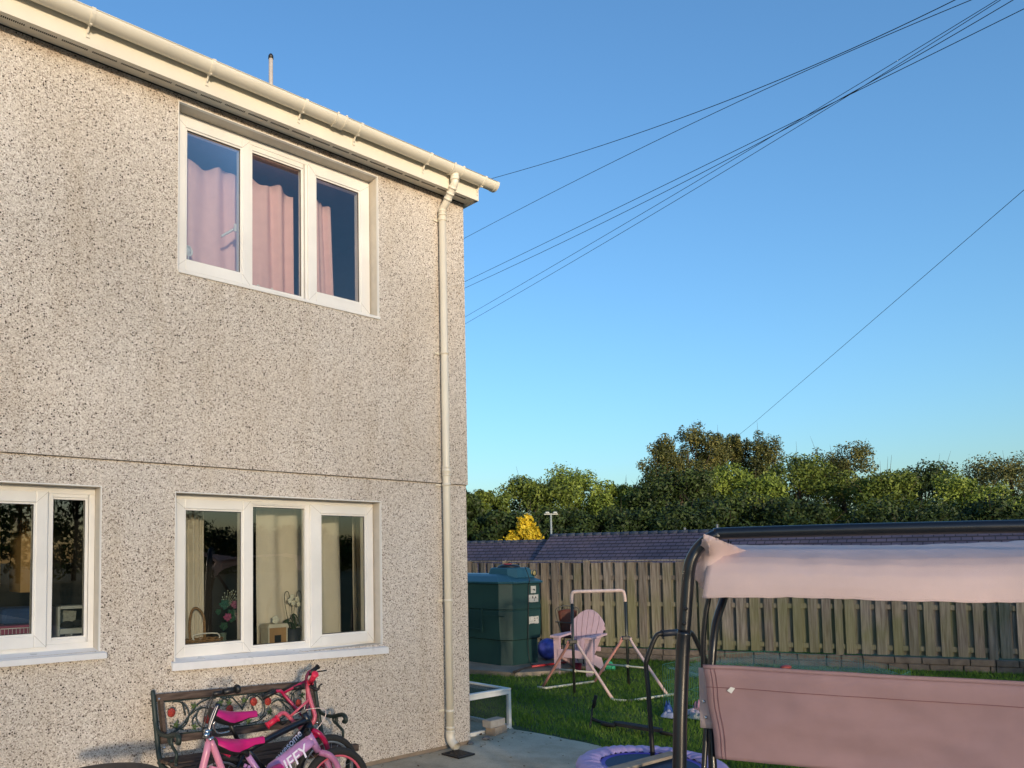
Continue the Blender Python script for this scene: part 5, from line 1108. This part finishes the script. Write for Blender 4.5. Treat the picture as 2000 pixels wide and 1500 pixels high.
# wicker basket
WK = mat('wicker', hexc('#8a6a48'), .8, var=.35, scale=60, bump=.6, bscale=150); xc = sx_(397, .29); BK = thing('wicker_basket', 'brown wicker basket with tall handle on the lower window sill', 'basket', (xc, .28, ZS))
b_ = MB()
for k in range(9):
    r_ = .085+.004*k; z = ZS+.008+.0105*k; b_.tube([(xc+(r_+.030)*math.cos(a), .285+r_*.75*math.sin(a), z+.0025*math.sin(a*14+k*PI)) for a in [2*PI*i/60 for i in range(60)]], .0052, 6, closed=True)
b_.lathe([(0, 0), (.08, 0)], (xc, .285, ZS+.006)); b_.build('basket_body', WK, BK)
h = MB(); h.tube([(xc-.10, .285, ZS+.05), (xc-.11, .285, ZS+.20), (xc-.09, .285, ZS+.30), (xc-.05, .285, ZS+.315), (xc+.0, .285, ZS+.25), (xc+.01, .285, ZS+.08)], .010, 8, smooth=5); h.build('basket_handle', WK, BK)
r_ = MB(); r_.tube([(xc-.09, .25, ZS+.09), (xc-.085, .25, ZS+.13), (xc+.09, .25, ZS+.13), (xc+.11, .25, ZS+.08)], .005, 6, smooth=4); r_.build('white_loop', UPVC, BK)
# flowers in glass vase
xv = sx_(436, .33); FV = thing('flower_vase', 'glass vase of pink and green flowers behind the left pane of the lower window', 'vase', (xv, .33, ZS)); v_ = MB(); v_.lathe([(.025, 0), (.03, .03), (.022, .09), (.028, .12)], (xv, .33, ZS), seg=14); v_.build('vase', mat('vase_glass', hexc('#5c6a60'), .1, spec=.8), FV)
def blossom(mb, c, r_, n=8):
    c = Vector(c)
    for k in range(n):
        a = k*2.4; e = .3+.7*k/n; mb.lathe([(0, r_*.3), (r_*.25, r_*.2), (r_*.3, 0), (0, -r_*.1)], c+Vector((math.cos(a)*r_*e*.8, -r_*.3*(1-e), math.sin(a)*r_*e*.8)), (math.cos(a)*e, -.7, math.sin(a)*e), 6)
for nm, c, r_, mm in (('pink_rose', (xv+.015, .29, ZS+.24), .034, mat('rose_pink', hexc('#93406a'), .6)), ('teal_bloom', (xv+.0, .31, ZS+.335), .042, mat('teal_bloom', hexc('#23564a'), .7)), ('pink_bloom', (xv+.09, .32, ZS+.33), .034, mat('bloom_mauve', hexc('#8d5574'), .7)), ('foliage', (xv+.07, .33, ZS+.25), .055, mat('vase_green', hexc('#1d4630'), .7)), ('foliage', (xv+.01, .34, ZS+.17), .035, mat('vase_green', hexc('#1d4630'), .7)), ('foliage', (xv-.04, .33, ZS+.28), .025, mat('vase_green', hexc('#1d4630'), .7))):
    m_ = MB(); blossom(m_, c, r_, 18); m_.build(nm, mm, FV)
sp_ = MB()
for k in range(16):
    a = k*.5; e = (xv+.05+.06*math.cos(a), .33, ZS+.40+.035*math.sin(a*1.7)); sp_.tube([(xv+.02, .33, ZS+.30), e], .001, 4); sp_.ball(e, .005, 6)
sp_.build('white_sprigs', mat('sprig', hexc('#a9b3a2'), .7), FV)
# bird box
xb = sx_(536, .27); NB = thing('nest_box', 'little wooden house shaped box on the lower window sill', 'box', (xb, .27, ZS)); b_ = MB(); b_.bx((xb-.075, .22, ZS), (xb+.075, .33, ZS+.14)); b_.build('box_body', mat('box_tan', hexc('#a07c52'), .6), NB)
b_ = MB(); b_.prism([(xb-.095, .21, ZS+.142), (xb+.095, .21, ZS+.142), (xb+.08, .21, ZS+.17), (xb-.08, .21, ZS+.17)], (0, .13, 0)); b_.bx((xb-.085, .215, ZS), (xb-.0752, .335, ZS+.14)); b_.bx((xb+.0752, .215, ZS), (xb+.085, .335, ZS+.14)); b_.build('box_roof', mat('box_white', hexc('#c5bfae'), .6), NB)
b_ = MB(); b_.bx((xb-.028, .2165, ZS+.03), (xb+.028, .2195, ZS+.085)); b_.build('opening', BLACK, NB)
b_ = MB()
for k in range(5): a = 2*PI*k/5; b_.lathe([(0, .003), (.016, .004), (.018, 0), (0, -.002)], (xb+.0+.017*math.cos(a), .25, ZS+.20+.017*math.sin(a)), (.2*math.cos(a), -1, .2*math.sin(a)), 8)
WFL = mat('white_petal', hexc('#d6d4c4'), .6); b_.build('white_flower', WFL, NB)
# orchid
xo = sx_(571, .29); OR = thing('orchid', 'white orchid with arched stems in a dark pot on the window sill', 'plant', (xo, .29, ZS)); b_ = MB(); b_.lathe([(.058, 0), (.072, .12), (.066, .12), (.05, .1), (0, .1)], (xo, .29, ZS), seg=24); b_.build('pot', mat('dark_pot', hexc('#2b2f3a'), .6), OR)
st_ = MB()
for s_ in (-1, 1):
    st_.tube([(xo+s_*.02, .29, ZS+.1), (xo+s_*.06, .28, ZS+.25), (xo+s_*.078, .28, ZS+.36), (xo+s_*.07, .28, ZS+.405), (xo+s_*.045, .28, ZS+.41), (xo+s_*.028, .28, ZS+.36)], .0028, 6, smooth=5)
    st_.tube([(xo, .29, ZS+.1), (xo+s_*.01, .28, ZS+.26), (xo+s_*.03, .28, ZS+.37)], .0022, 6, smooth=3)
st_.build('stem', mat('orchid_stem', hexc('#26301c'), .6), OR)
b_ = MB()
for (dx, dz) in ((-.03, .34), (.0, .32), (.035, .35), (.05, .31), (-.01, .37)):
    for k in range(5): a = 2*PI*k/5+dx*30; b_.lathe([(0, .002), (.011, .003), (.012, 0), (0, -.002)], (xo+dx+.012*math.cos(a), .272, ZS+dz+.012*math.sin(a)), (.2*math.cos(a), -1, .2*math.sin(a)), 6)
b_.build('blossom', WFL, OR)
lf = MB()
for k in range(7):
    a = k*2*PI/7+.3; L_ = .11; lf.sheet(lambda u, v: (xo+math.cos(a)*L_*u+(v-.5)*.03*math.sin(PI*u)*-math.sin(a), .29+math.sin(a)*.05*u+(v-.5)*.02, ZS+.11+.11*math.sin(u*2.2+.2*k)*(.5+.1*k)-.05*u*u+(v-.5)*.012), 8, 2, .001)
lf.build('leaves', mat('orchid_leaf', hexc('#2c4024'), .4), OR)
# upstairs sill: round speaker, loops
xq = W(368, 490, .25); b_ = MB(); b_.ring((xq.x, .25, xq.z), .034, .007, (.3, -1, 0), 28, 8); b_.lathe([(0, .0), (.03, .001), (.03, -.01), (0, -.012)], (xq.x, .25, xq.z), (.3, -1, 0), 20); b_.tube([(xq.x, .25, xq.z-.034), (xq.x, .25, 3.70)], .006, 8); b_.lathe([(0, .01), (.04, .008), (.042, 0), (0, 0)], (xq.x, .25, 3.69), seg=20)
single(b_.build('table_fan', UPVC), 'small round white fan at the left corner of the upper window', 'fan')
for px, lb in ((506, 'white heart shaped loop, left of the two on the upper sill'), (533, 'white heart shaped loop, right of the two on the upper sill')):
    p = W(px, 553, .22); b_ = MB(); b_.tube([(p.x, .22, 3.69), (p.x-.022, .22, 3.74), (p.x-.012, .22, 3.775), (p.x+.006, .22, 3.76), (p.x+.03, .22, 3.69)], .006, 8, smooth=5); single(b_.build('ornament', UPVC), lb, 'ornament')
# kitchen
kb = MB()
for (xa, xb2) in ((-4.9, -4.2), (-4.19, -3.60), (-3.59, -3.2)): kb.bx((xa, 3.0, 1.42), (xb2, 3.38, 2.2), .004)
CABM = mat('cabinet_tan', hexc('#b08e5c'), .6, var=.04)
kbo = kb.build('wall_cabinet', CABM); single(kbo, 'tan wall cabinets at the back of the kitchen', 'cabinet')
kp = thing('kitchen_cupboard', 'tall tan cupboard seen through the left kitchen panes', 'cupboard', (-3.4, 1.4, .12)); b_ = MB(); b_.bx((W(34, 1100, 1.4).x, 1.3, 1.42), (W(63, 1100, 1.4).x, 1.65, 2.22), .004); b_.bx((W(100, 1100, 1.5).x+.02, 1.5, 1.36), (W(127, 1100, 1.5).x, 1.9, 2.22), .004); b_.build('cupboard_door', CABM, kp)
b_ = MB(); b_.bx((-5.2, .42, .9), (-3.2, 1.0, .94), .004); b_.bx((-5.2, .46, .12), (-3.2, .98, .899)); single(b_.build('worktop', mat('worktop', hexc('#3b3632'), .4)), 'dark kitchen worktop below the kitchen window', 'worktop')
def kx(px, y): return W(px, 1200, y).x
b_ = MB(); b_.box((kx(35, .55), .58, 1.30), (.24, .2, .11), None, .035); single(b_.build('bag', mat('blue_cloth', hexc('#24406e'), .8, var=.2, bump=.4)), 'dark blue cloth bag seen through the kitchen window', 'bag')
b_ = MB(); b_.box((kx(32, .5), .56, 1.18), (.26, .2, .12), None, .006); single(b_.build('box', mat('pink_box', hexc('#9c3a58'), .6)), 'pink box below the blue bag in the kitchen window', 'box')
b_ = MB(); p0 = Vector((kx(2, .30), .30, 1.135)); wmesh(b_, p0, (kx(62, .30)-p0.x, 0, 0), (0, 0, .10), 8, 2, .002); b_.tube([p0+Vector((0, 0, .1)), (kx(62, .3), .3, 1.235)], .003, 6); single(b_.build('wire_rack', UPVC), 'white wire rack on the kitchen window sill', 'rack')
SH = thing('sill_shelf', 'small white two tier shelf on the kitchen sill with dark cloths', 'shelf', (kx(130, .3), .3, 1.13)); GWH = mat('shelf_white', hexc('#a9aba6'), .5); b_ = MB(); xa, xb2 = kx(106, .3), kx(160, .3)
b_.bx((xa, .22, 1.13), (xa+.015, .36, 1.36), .002); b_.bx((xa+.016, .22, 1.345), (xb2, .36, 1.365), .002); b_.bx((xa+.016, .22, 1.185), (xb2, .36, 1.22), .002); b_.bx((xb2-.09, .23, 1.13), (xb2-.08, .35, 1.184)); b_.build('shelf_frame', GWH, SH)
b_ = MB(); b_.box(((xa+xb2)/2-.01, .33, 1.28), (.13, .01, .10), Matrix.Rotation(.1, 3, 'Y'), .001); single(b_.build('booklet', mat('booklet', hexc('#8d9089'), .6, var=.3, scale=70)), 'pale booklet propped on the small white kitchen shelf', 'booklet')
b_ = MB(); b_.ball((xa+.07, .26, 1.235), .035, 12, (1.3, .8, .9)); b_.ball((xa+.14, .28, 1.245), .03, 12, (1.3, .8, .8)); single(b_.build('cloth', mat('dark_cloth', lin(.012, .012, .014), .9)), 'bunched dark cloths lying on the small white kitchen shelf', 'cloth')

# ================================================================ background
# slate roofed bungalows beyond the fence
def tile_mat():
    m = bpy.data.materials.new('roof_tiles'); m.use_nodes = True; nt = m.node_tree; L = nt.links; b = nt.nodes['Principled BSDF']
    tc = nt.nodes.new('ShaderNodeTexCoord'); br = nt.nodes.new('ShaderNodeTexBrick'); L.new(tc.outputs['UV'], br.inputs['Vector'])
    br.inputs['Scale'].default_value = 1; br.inputs['Brick Width'].default_value = .33; br.inputs['Row Height'].default_value = .30; br.inputs['Mortar Size'].default_value = .022; br.inputs['Mortar Smooth'].default_value = .3; br.inputs['Bias'].default_value = -.1
    br.inputs['Color1'].default_value = hexc('#625863'); br.inputs['Color2'].default_value = hexc('#6f6370'); br.inputs['Mortar'].default_value = hexc('#38333c')
    n = nt.nodes.new('ShaderNodeTexNoise'); n.inputs['Scale'].default_value = .6; n.inputs['Detail'].default_value = 6; L.new(tc.outputs['UV'], n.inputs['Vector'])
    r = ramp(nt, [(.3, lin(.62, .60, .64)), (.5, lin(.95, .92, .95)), (.7, lin(1.25, 1.08, .98))]); L.new(n.outputs['Fac'], r.inputs['Fac'])
    mx = nt.nodes.new('ShaderNodeMix'); mx.data_type = 'RGBA'; mx.blend_type = 'MULTIPLY'; mx.inputs[0].default_value = 1; L.new(br.outputs['Color'], mx.inputs[6]); L.new(r.outputs[0], mx.inputs[7]); L.new(mx.outputs[2], b.inputs['Base Color'])
    b.inputs['Roughness'].default_value = .75; return m
TILE = tile_mat(); BWALL = mat('bungalow_render', hexc('#a49a8c'), .9)
def bungalow(A, B, zr, lab_, drop=2.2, run=3.6, wallz=0.0):
    """A, B ridge ends; roof falls towards and away from the camera"""
    d = (B-A); d.z = 0; L_ = d.length; u = d/L_; n = Vector((u.y, -u.x, 0))
    if n.dot(FH) > 0: n = -n
    b_ = thing('bungalow', lab_, 'building', (A+B)/2-Vector((0, 0, (A.z+B.z)/2)))
    r = MB(); r.bm.loops.layers.uv.new('UVMap'); rows = int(math.hypot(drop, run)/.30)
    for s_ in (1, -1):
        prev = None
        for k in range(rows):
            t0, t1 = k/rows, (k+1)/rows; o0 = n*s_*run*t0; o1 = n*s_*run*t1; lift = Vector((0, 0, .028))
            P_ = [A+o0-Vector((0, 0, drop*t0)), B+o0-Vector((0, 0, drop*t0)), B+o1-Vector((0, 0, drop*t1))+lift, A+o1-Vector((0, 0, drop*t1))+lift]
            f = r.face(P_ if s_ > 0 else P_[::-1]); uv = r.bm.loops.layers.uv.active
            C_uv = [(0, -t0*rows*.3), (L_, -t0*rows*.3), (L_, -t1*rows*.3), (0, -t1*rows*.3)]
            for lp, c_ in zip(f.loops, C_uv if s_ > 0 else C_uv[::-1]): lp[uv].uv = c_
            q2 = [P_[3], P_[2], P_[2]-lift, P_[3]-lift]; f = r.face(q2 if s_ > 0 else q2[::-1])
    ro_ = r.build('roof', TILE, b_, fix=False)
    rd_ = MB(); k = 0.0
    while k < L_: rd_.tube([A+u*k+Vector((0, 0, .0)), A+u*min(L_, k+.44)+Vector((0, 0, .02))], .10, 8); k += .45
    rd_.build('ridge_tiles', mat('ridge_blue', hexc('#454a58'), .7), ro_)
    w_ = MB(); a0 = A+n*(run-.4); a1 = B+n*(run-.4); b0 = A-n*(run-.4); b1 = B-n*(run-.4); zt = A.z-drop+.15
    pts = [Vector((p.x, p.y, -.2)) for p in (a0, a1, b1, b0)]
    w_.prism(pts, (0, 0, zt+.2))
    for P_, Q_, R_ in ((a0, b0, A), (a1, b1, B)): w_.face([Vector((P_.x, P_.y, zt)), Vector((Q_.x, Q_.y, zt)), Vector((R_.x, R_.y, R_.z-.15))])
    w_.build('wall', BWALL, b_)
    return b_, ro_, A, B, u, n
A = DP(1075, 1047, 39); B = DP(1075, 1047, 39)+(DP(1500, 1033.5, 33)-DP(1075, 1047, 39))*2.3; 
B.z = A.z+(B.z-A.z)*.0; 
zz_ = DP(1500, 1033.5, 33).z
bg1 = bungalow(A, B, A.z, 'long low bungalow with purple grey slate roof behind the fence')
A2 = DP(880, 1063, 41.5); B2 = DP(1064, 1056, 39.5); B2.z = A2.z = (A2.z+B2.z)/2
bg2 = bungalow(A2+(A2-B2)*2, B2+(B2-A2)*.02, A2.z, 'lower slate roofed bungalow between the house corner and the floodlight', drop=1.9, run=3.2)
# small flues on the ridge
_, ro1, A_r, B_r, u_r, n_r = bg1
for px in (1337, 1402):
    t = None; best = min(range(400), key=lambda k: abs(((A_r+u_r*k*.1-CAM).dot(R)/(A_r+u_r*k*.1-CAM).dot(F))*1500+750-px)); p = A_r+u_r*best*.1
    f_ = MB(); f_.tube([p, p+Vector((0, 0, .22 if px < 1380 else .32))], .05, 8); f_.build('flue', mat('flue_pale', hexc('#8e8a86'), .7), ro1)
# floodlight mast
ML = DP(1077, 1050, 43); ML.z = 0; FLD = thing('floodlight_mast', 'slim grey mast with twin floodlights against the trees', 'lamp post', ML); topz = DP(1077, 1004, 43).z
g_ = mat('galv_steel', hexc('#9aa19e'), .5); m_ = MB(); m_.tube([ML, Vector((ML.x, ML.y, topz))], [.07, .05], 8); m_.build('pole', g_, FLD)
m_ = MB(); m_.bar(Vector((ML.x, ML.y, topz))-RH*.38, Vector((ML.x, ML.y, topz))+RH*.38, .06, .06); m_.build('cross_arm', g_, FLD)
for s_ in (-1, 1):
    c = Vector((ML.x, ML.y, topz+.08))+RH*s_*.22; l = MB(); l.box(c-FH*.05, (.24, .18, .11), Matrix.Rotation(math.atan2(RH.y, RH.x), 3, 'Z'), .02, .8); l.build('floodlight', mat('lamp_glass', hexc('#8f9694'), .4), FLD)

# ---------------------------------------------------------------- foliage
def leaf_mesh(name, blobs, n, size, seed=0, shell=.75, elong=1.5, droop=0.0):
    rng = np.random.default_rng(seed); w_ = np.array([b_[3]*b_[4]*b_[5] for b_ in blobs])**.67; w_ /= w_.sum(); idx = rng.choice(len(blobs), n, p=w_); Bm = np.array(blobs)[idx]
    d = rng.normal(size=(n, 3)); d /= np.linalg.norm(d, axis=1)[:, None]; r_ = rng.uniform(0, 1, n)**(1/3.0); r_ = 1-(1-r_)*(1-0)*shell*1.3; r_ = np.clip(r_, .15, 1.12)+np.abs(rng.normal(0, .16, n))
    c = Bm[:, :3]+d*r_[:, None]*Bm[:, 3:6]
    nrm = d*1.0+rng.normal(0, .75, (n, 3)); nrm[:, 2] += .35; nrm /= np.linalg.norm(nrm, axis=1)[:, None]
    t = rng.normal(size=(n, 3)); t -= nrm*(t*nrm).sum(1)[:, None]; t /= np.linalg.norm(t, axis=1)[:, None]; b_ = np.cross(nrm, t); s_ = size*rng.uniform(.6, 1.35, n)[:, None]
    V = np.stack([c-t*s_*elong*.5, c+b_*s_*.36+nrm*s_*.05, c+t*s_*elong*.5, c-b_*s_*.36+nrm*s_*.05], 1)
    return V.reshape(-1, 3)
FOLA = island_mat('leaves_olive', [hexc('#2c3a14'), hexc('#3f4f1c'), hexc('#5b6a28'), hexc('#77803a')], .6, .15)
FOLB = island_mat('leaves_dark', [hexc('#18240f'), hexc('#243315'), hexc('#37481e'), hexc('#4c5a2a')], .6, .12)
FOLC = island_mat('leaves_brown', [hexc('#262d16'), hexc('#3a4220'), hexc('#57592d'), hexc('#7a7441')], .6, .12)
FOLD = island_mat('leaves_light', [hexc('#3c4c1a'), hexc('#5a6c28'), hexc('#77883a'), hexc('#8a9548')], .6, .2)
FOLY = island_mat('leaves_yellow', [hexc('#a08a1c'), hexc('#c9ab22'), hexc('#e0c536'), hexc('#e9d658')], .6, .15)
BARK = mat('bark', hexc('#3a3126'), .9, bump=.5)
def tree(px, ytop, dep, wpx, mat_, lab_, n=5200, size=.20, seed=0, low=.12, cat_='tree', bump_=9, spiky=False, ybase=None, grp='trees beyond the bungalows'):
    rng = random.Random(seed); top = DP(px, ytop, dep); base = Vector((top.x, top.y, 0)); H_ = top.z; wr = wpx/1500*dep/2; t = thing('tree', lab_, cat_, base, grp); zc_ = H_*(low+1)/2
    blobs = []; nb = 46 if not spiky else 40
    for k in range(nb):
        a = rng.uniform(0, 2*PI); zf = rng.random()**.8; z = H_*(low+(.90-low)*zf)
        prof_ = math.sin(PI*min(1, .10+.82*zf))**.55 if not spiky else (1.0-zf*.72)
        if mat_ is FOLY: zf = k/nb; z = H_*(.15+.84*zf); prof_ = 1.01-zf
        rr_ = wr*prof_*math.sqrt(rng.uniform(.05, .85)); br_ = wr*rng.uniform(.13, .30)*(1 if mat_ is not FOLY else .25+.75*prof_)
        blobs.append((base.x+rr_*math.cos(a), base.y+rr_*math.sin(a), z, br_, br_, br_*rng.uniform(.6, 1.0)*(1 if not spiky else 1.7)))
    for k in range(0 if mat_ is FOLY else 9): a = k*2.4+seed; q_ = wr*rng.uniform(.05, .6); blobs.append((base.x+q_*math.cos(a), base.y+q_*math.sin(a), H_*(1-.02*k)-wr*.14-q_*.45, wr*.13, wr*.13, wr*.16))
    V = leaf_mesh('crown', blobs, n, size, seed); V[:, 2] = np.maximum(V[:, 2], .05); cr = tri_mesh('crown', V, 4, mat_); attach(cr, t)
    tr = MB(); tr.tube([base, base+Vector((rng.uniform(-.3, .3), rng.uniform(-.3, .3), H_*.35)), base+Vector((rng.uniform(-.5, .5), 0, H_*.8))], [wr*.09+.08, wr*.06+.06, .04], 8, smooth=3)
    for k in range(7):
        a = rng.uniform(0, 2*PI); z0 = H_*rng.uniform(.2, .6); e = rng.choice(blobs); tr.tube([base+Vector((0, 0, z0)), base.lerp(Vector(e[:3]), .5)+Vector((0, 0, z0*.4)), Vector(e[:3])], [.07, .05, .02], 5, smooth=2)
    for k in range(16):
        e = Vector(rng.choice(blobs)[:3]); q_ = (e-base-Vector((0, 0, H_*.5))); tip = e+q_.normalized()*wr*rng.uniform(.15, .38)+Vector((0, 0, wr*.12)); tr.tube([e-q_*.3, e, tip], [.035, .022, .006], 4)
    tr.build('trunk', BARK, t); return t
trees = [
 (900, 948, 50, 110, FOLB, 'dark rounded tree rising just right of the house corner'),
 (955, 944, 54, 105, FOLA, 'olive tree second from the house corner'),
 (1045, 916, 60, 160, FOLA, 'broad sunlit olive tree behind the floodlight mast'),
 (1122, 899, 64, 170, FOLD, 'light green tree with the highest crown left of the middle gap'),
 (1200, 928, 62, 130, FOLD, 'pale twiggy tree between the light green tree and the brown trees'),
 (1250, 930, 66, 120, FOLB, 'dark tree below the left edge of the tall brown trees'),
 (1292, 838, 72, 120, FOLC, 'tall brown tree, left shoulder of the tallest group'),
 (1345, 812, 74, 130, FOLC, 'tallest brown tree rising above all the others'),
 (1393, 828, 75, 100, FOLC, 'tall brown tree right of the tallest crown'),
 (1440, 830, 78, 90, FOLC, 'slim brown tree after the narrow sky gap'),
 (1487, 832, 76, 120, FOLC, 'brown tree at the right end of the tall group'),
 (1330, 905, 58, 190, FOLB, 'wide dark tree in front of the tall brown group'),
 (1400, 900, 62, 160, FOLD, 'yellow green tree below the slim brown tree'),
 (1470, 905, 60, 150, FOLD, 'yellow green tree farther right above the swing frame'),
 (1430, 960, 52, 200, FOLB, 'low dark tree right above the long bungalow roof'),
 (1560, 880, 66, 190, FOLA, 'olive tree right of the brown group'),
 (1640, 850, 72, 150, FOLC, 'tall brownish tree over the middle of the swing'),
 (1720, 905, 60, 190, FOLA, 'rounded olive tree over the right part of the swing'),
 (1800, 890, 66, 180, FOLB, 'dark tree near the right edge'),
 (1880, 915, 60, 180, FOLD, 'light green tree near the right edge'),
 (1970, 870, 68, 200, FOLC, 'tall brown tree at the right edge'),
 (1090, 985, 52, 150, FOLB, 'low dark tree behind the yellow conifer'),
 (1210, 985, 52, 170, FOLB, 'low dark tree above the left half of the long roof'),
 (985, 990, 48, 130, FOLB, 'low dark tree left of the yellow conifer'),
 (1320, 985, 50, 170, FOLB, 'low dark tree above the middle of the long roof'),
 (1560, 975, 50, 220, FOLB, 'low dark tree behind the right roof end'),
 (1760, 975, 50, 240, FOLB, 'low dark tree behind the far right fence'),
 (1940, 975, 50, 240, FOLB, 'low dark tree at the far right'),
 (700, 950, 56, 170, FOLA, 'olive tree hidden behind the house'),
 (800, 945, 54, 150, FOLB, 'dark tree hidden behind the house corner'),
]
for i, (px, yt, dep, wpx, mt_, lb) in enumerate(trees):
    tall = mt_ is FOLC
    tree(px, yt+6, dep, wpx*1.12, mt_, lb, n=(17000 if wpx > 140 else 15500), size=.17 if not tall else .15, seed=i+11, low=.05 if not tall else .25, spiky=tall and wpx < 130)
yc_ = tree(1029, 1006, 45.5, 175, FOLY, 'bright golden conifer showing above the bungalow roof', n=14000, size=.15, seed=90, low=.1, spiky=True, grp=None)
# dark undergrowth that closes the wood behind
rngu = np.random.default_rng(5); bl_u = []
for k in range(60):
    x = 4+k*1.25; p = view(x*1.0, 84+6*math.sin(k), 0); bl_u.append((p.x, p.y, 2.8+math.sin(k*1.7), 2.6, 2.6, 3.6))
for k in range(44):
    x = 3+k*1.1; p = view(x, 57+3*math.sin(k*2), 0); bl_u.append((p.x, p.y, 1.8, 1.8, 1.8, 2.2))
V = leaf_mesh('undergrowth', bl_u, 32000, .42, 5); V[:, 2] = np.maximum(V[:, 2], .02); tag(tri_mesh('undergrowth', V, 4, FOLB), 'dark undergrowth filling the wood behind the bungalows', 'undergrowth', kind='stuff')
# ---------------------------------------------------------------- tree belt behind the camera (shades the lower wall, shows in the panes)
SH_ = Vector((SUNV.x, SUNV.y, 0)).normalized(); SP = Vector((SH_.y, -SH_.x, 0)); 
if SP.x < 0: SP = -SP
def belt(lat, along, H_, wr, seed, mt_, lb, n=3600, size=.34):
    rng = random.Random(seed); base = Vector((-2, 0, 0))+SP*lat+SH_*along; t = thing('tree', lb, 'tree', base, 'trees of the belt behind the photographer'); blobs = []
    for k in range(26):
        a = rng.uniform(0, 2*PI); zf = (k+.5)/26; z = H_*(.06+.84*zf); rr_ = wr*rng.uniform(.1, .8)*math.sin(PI*(.2+.68*zf)); b_ = wr*rng.uniform(.3, .5); blobs.append((base.x+rr_*math.cos(a), base.y+rr_*math.sin(a), z, b_, b_, b_*.8))
    V = leaf_mesh('crown', blobs, n, size, seed); V[:, 2] = np.clip(V[:, 2], .05, H_+.3); attach(tri_mesh('crown', V, 4, mt_), t)
    tr = MB(); tr.tube([base, base+Vector((.2, .1, H_*.7))], [.25, .06], 8)
    for k in range(14):
        a = rng.uniform(0, 2*PI); e = Vector((base.x+math.cos(a)*wr*.9, base.y+math.sin(a)*wr*.9, H_*rng.uniform(.8, 1.08))); tr.tube([base+Vector((0, 0, H_*rng.uniform(.3, .6))), base.lerp(e, .5)+Vector((0, 0, H_*.22)), e], [.07, .045, .012], 5, smooth=2)
    tr.build('trunk', BARK, t)
BH = 50.0
N_LEFT, N_RIGHT = 760, 1650
def need(z): return z+BH*math.tan(rad(SUN_EL))
k = 0; lat = -26.0
while lat < 92:
    if lat < 5: H_, nn_, ss_ = need(BELT_Z)+random.uniform(-.2, .2), N_LEFT, .30
    elif lat < 56: H_, nn_, ss_ = need(BELT_T)+random.uniform(-.6, .6), N_RIGHT, .32
    else: H_, nn_, ss_ = 5.6+random.uniform(-1.0, .8), 1300, .30
    belt(lat, BH+random.uniform(-1, 1), H_, 2.6, 300+k, FOLB if k % 2 else FOLA, 'leafy tree of the belt across the garden, outside the photograph', n=nn_, size=ss_)
    lat += 3.0; k += 1
# ---------------------------------------------------------------- overhead wires and their pole
PB = view(8.75, 9.2); UP = thing('utility_pole', 'tall wooden utility pole carrying the overhead wires', 'pole', PB); PT = DP(2140, -185, 9.2); m_ = MB(); m_.tube([PB, Vector((PB.x, PB.y, PT.z+.3))], [.14, .10], 14); m_.build('shaft', wood_mat('pole_wood', hexc('#5a4a3b'), hexc('#7a6a58')), UP)
m_ = MB(); m_.bar(Vector((PB.x, PB.y, PT.z))-RH*.5, Vector((PB.x, PB.y, PT.z))+RH*.5, .08, .08, .005); m_.build('cross_arm', BARK, UP)
CBL = mat('cable_black', lin(.012, .014, .018), .6)
wires = [((967, 347), (1240, 262.5), (1500, 165), .0075, 'top overhead wire meeting the gutter end'), ((904, 467), (1200, 315), (1500, 172), .0065, 'second overhead wire below the top one'),
 ((904, 552), (1200, 409), (1500, 263), .0065, 'third overhead wire, upper of the left pair'), ((905, 564), (1200, 424), (1500, 270), .0065, 'fourth overhead wire, lower of the left pair'),
 ((905, 621), (1200, 449), (1500, 271), .0055, 'fifth overhead wire, upper of the lowest pair'), ((906, 634), (1200, 463), (1500, 283), .0055, 'lowest overhead wire of the fan')]
for a, b_, c_, th, lb in wires:
    # depth grows to the left, the wire hangs in its own vertical plane
    u0, u1, u2 = a[0], b_[0], c_[0]; ys = np.polyfit([u0, u1, u2], [a[1], b_[1], c_[1]], 2)
    pts = []
    for k in range(41):
        u = 2140-1740*k/40; t_ = (2140-u)/1740; inv = (1/9.2)*(1-t_)+(1/75)*t_; v = np.polyval(ys, u); pts.append(DP(u, v, 1/inv))
    m_ = MB(); m_.tube(pts, [th*(.62+.38*min(1, (p-CAM).length/18)) for p in pts], 5); single(m_.build('overhead_wire', CBL), lb, 'wire', 'wires fanning from the utility pole')
m_ = MB(); m_.tube([DP(1228, 1030, 48), DP(1350, 925, 38), DP(1455, 840, 30), DP(1520, 785, 26), DP(2140, 250, 13)], .006, 5, smooth=6); single(m_.build('overhead_wire', CBL), 'faint wire slanting down in front of the trees', 'wire')
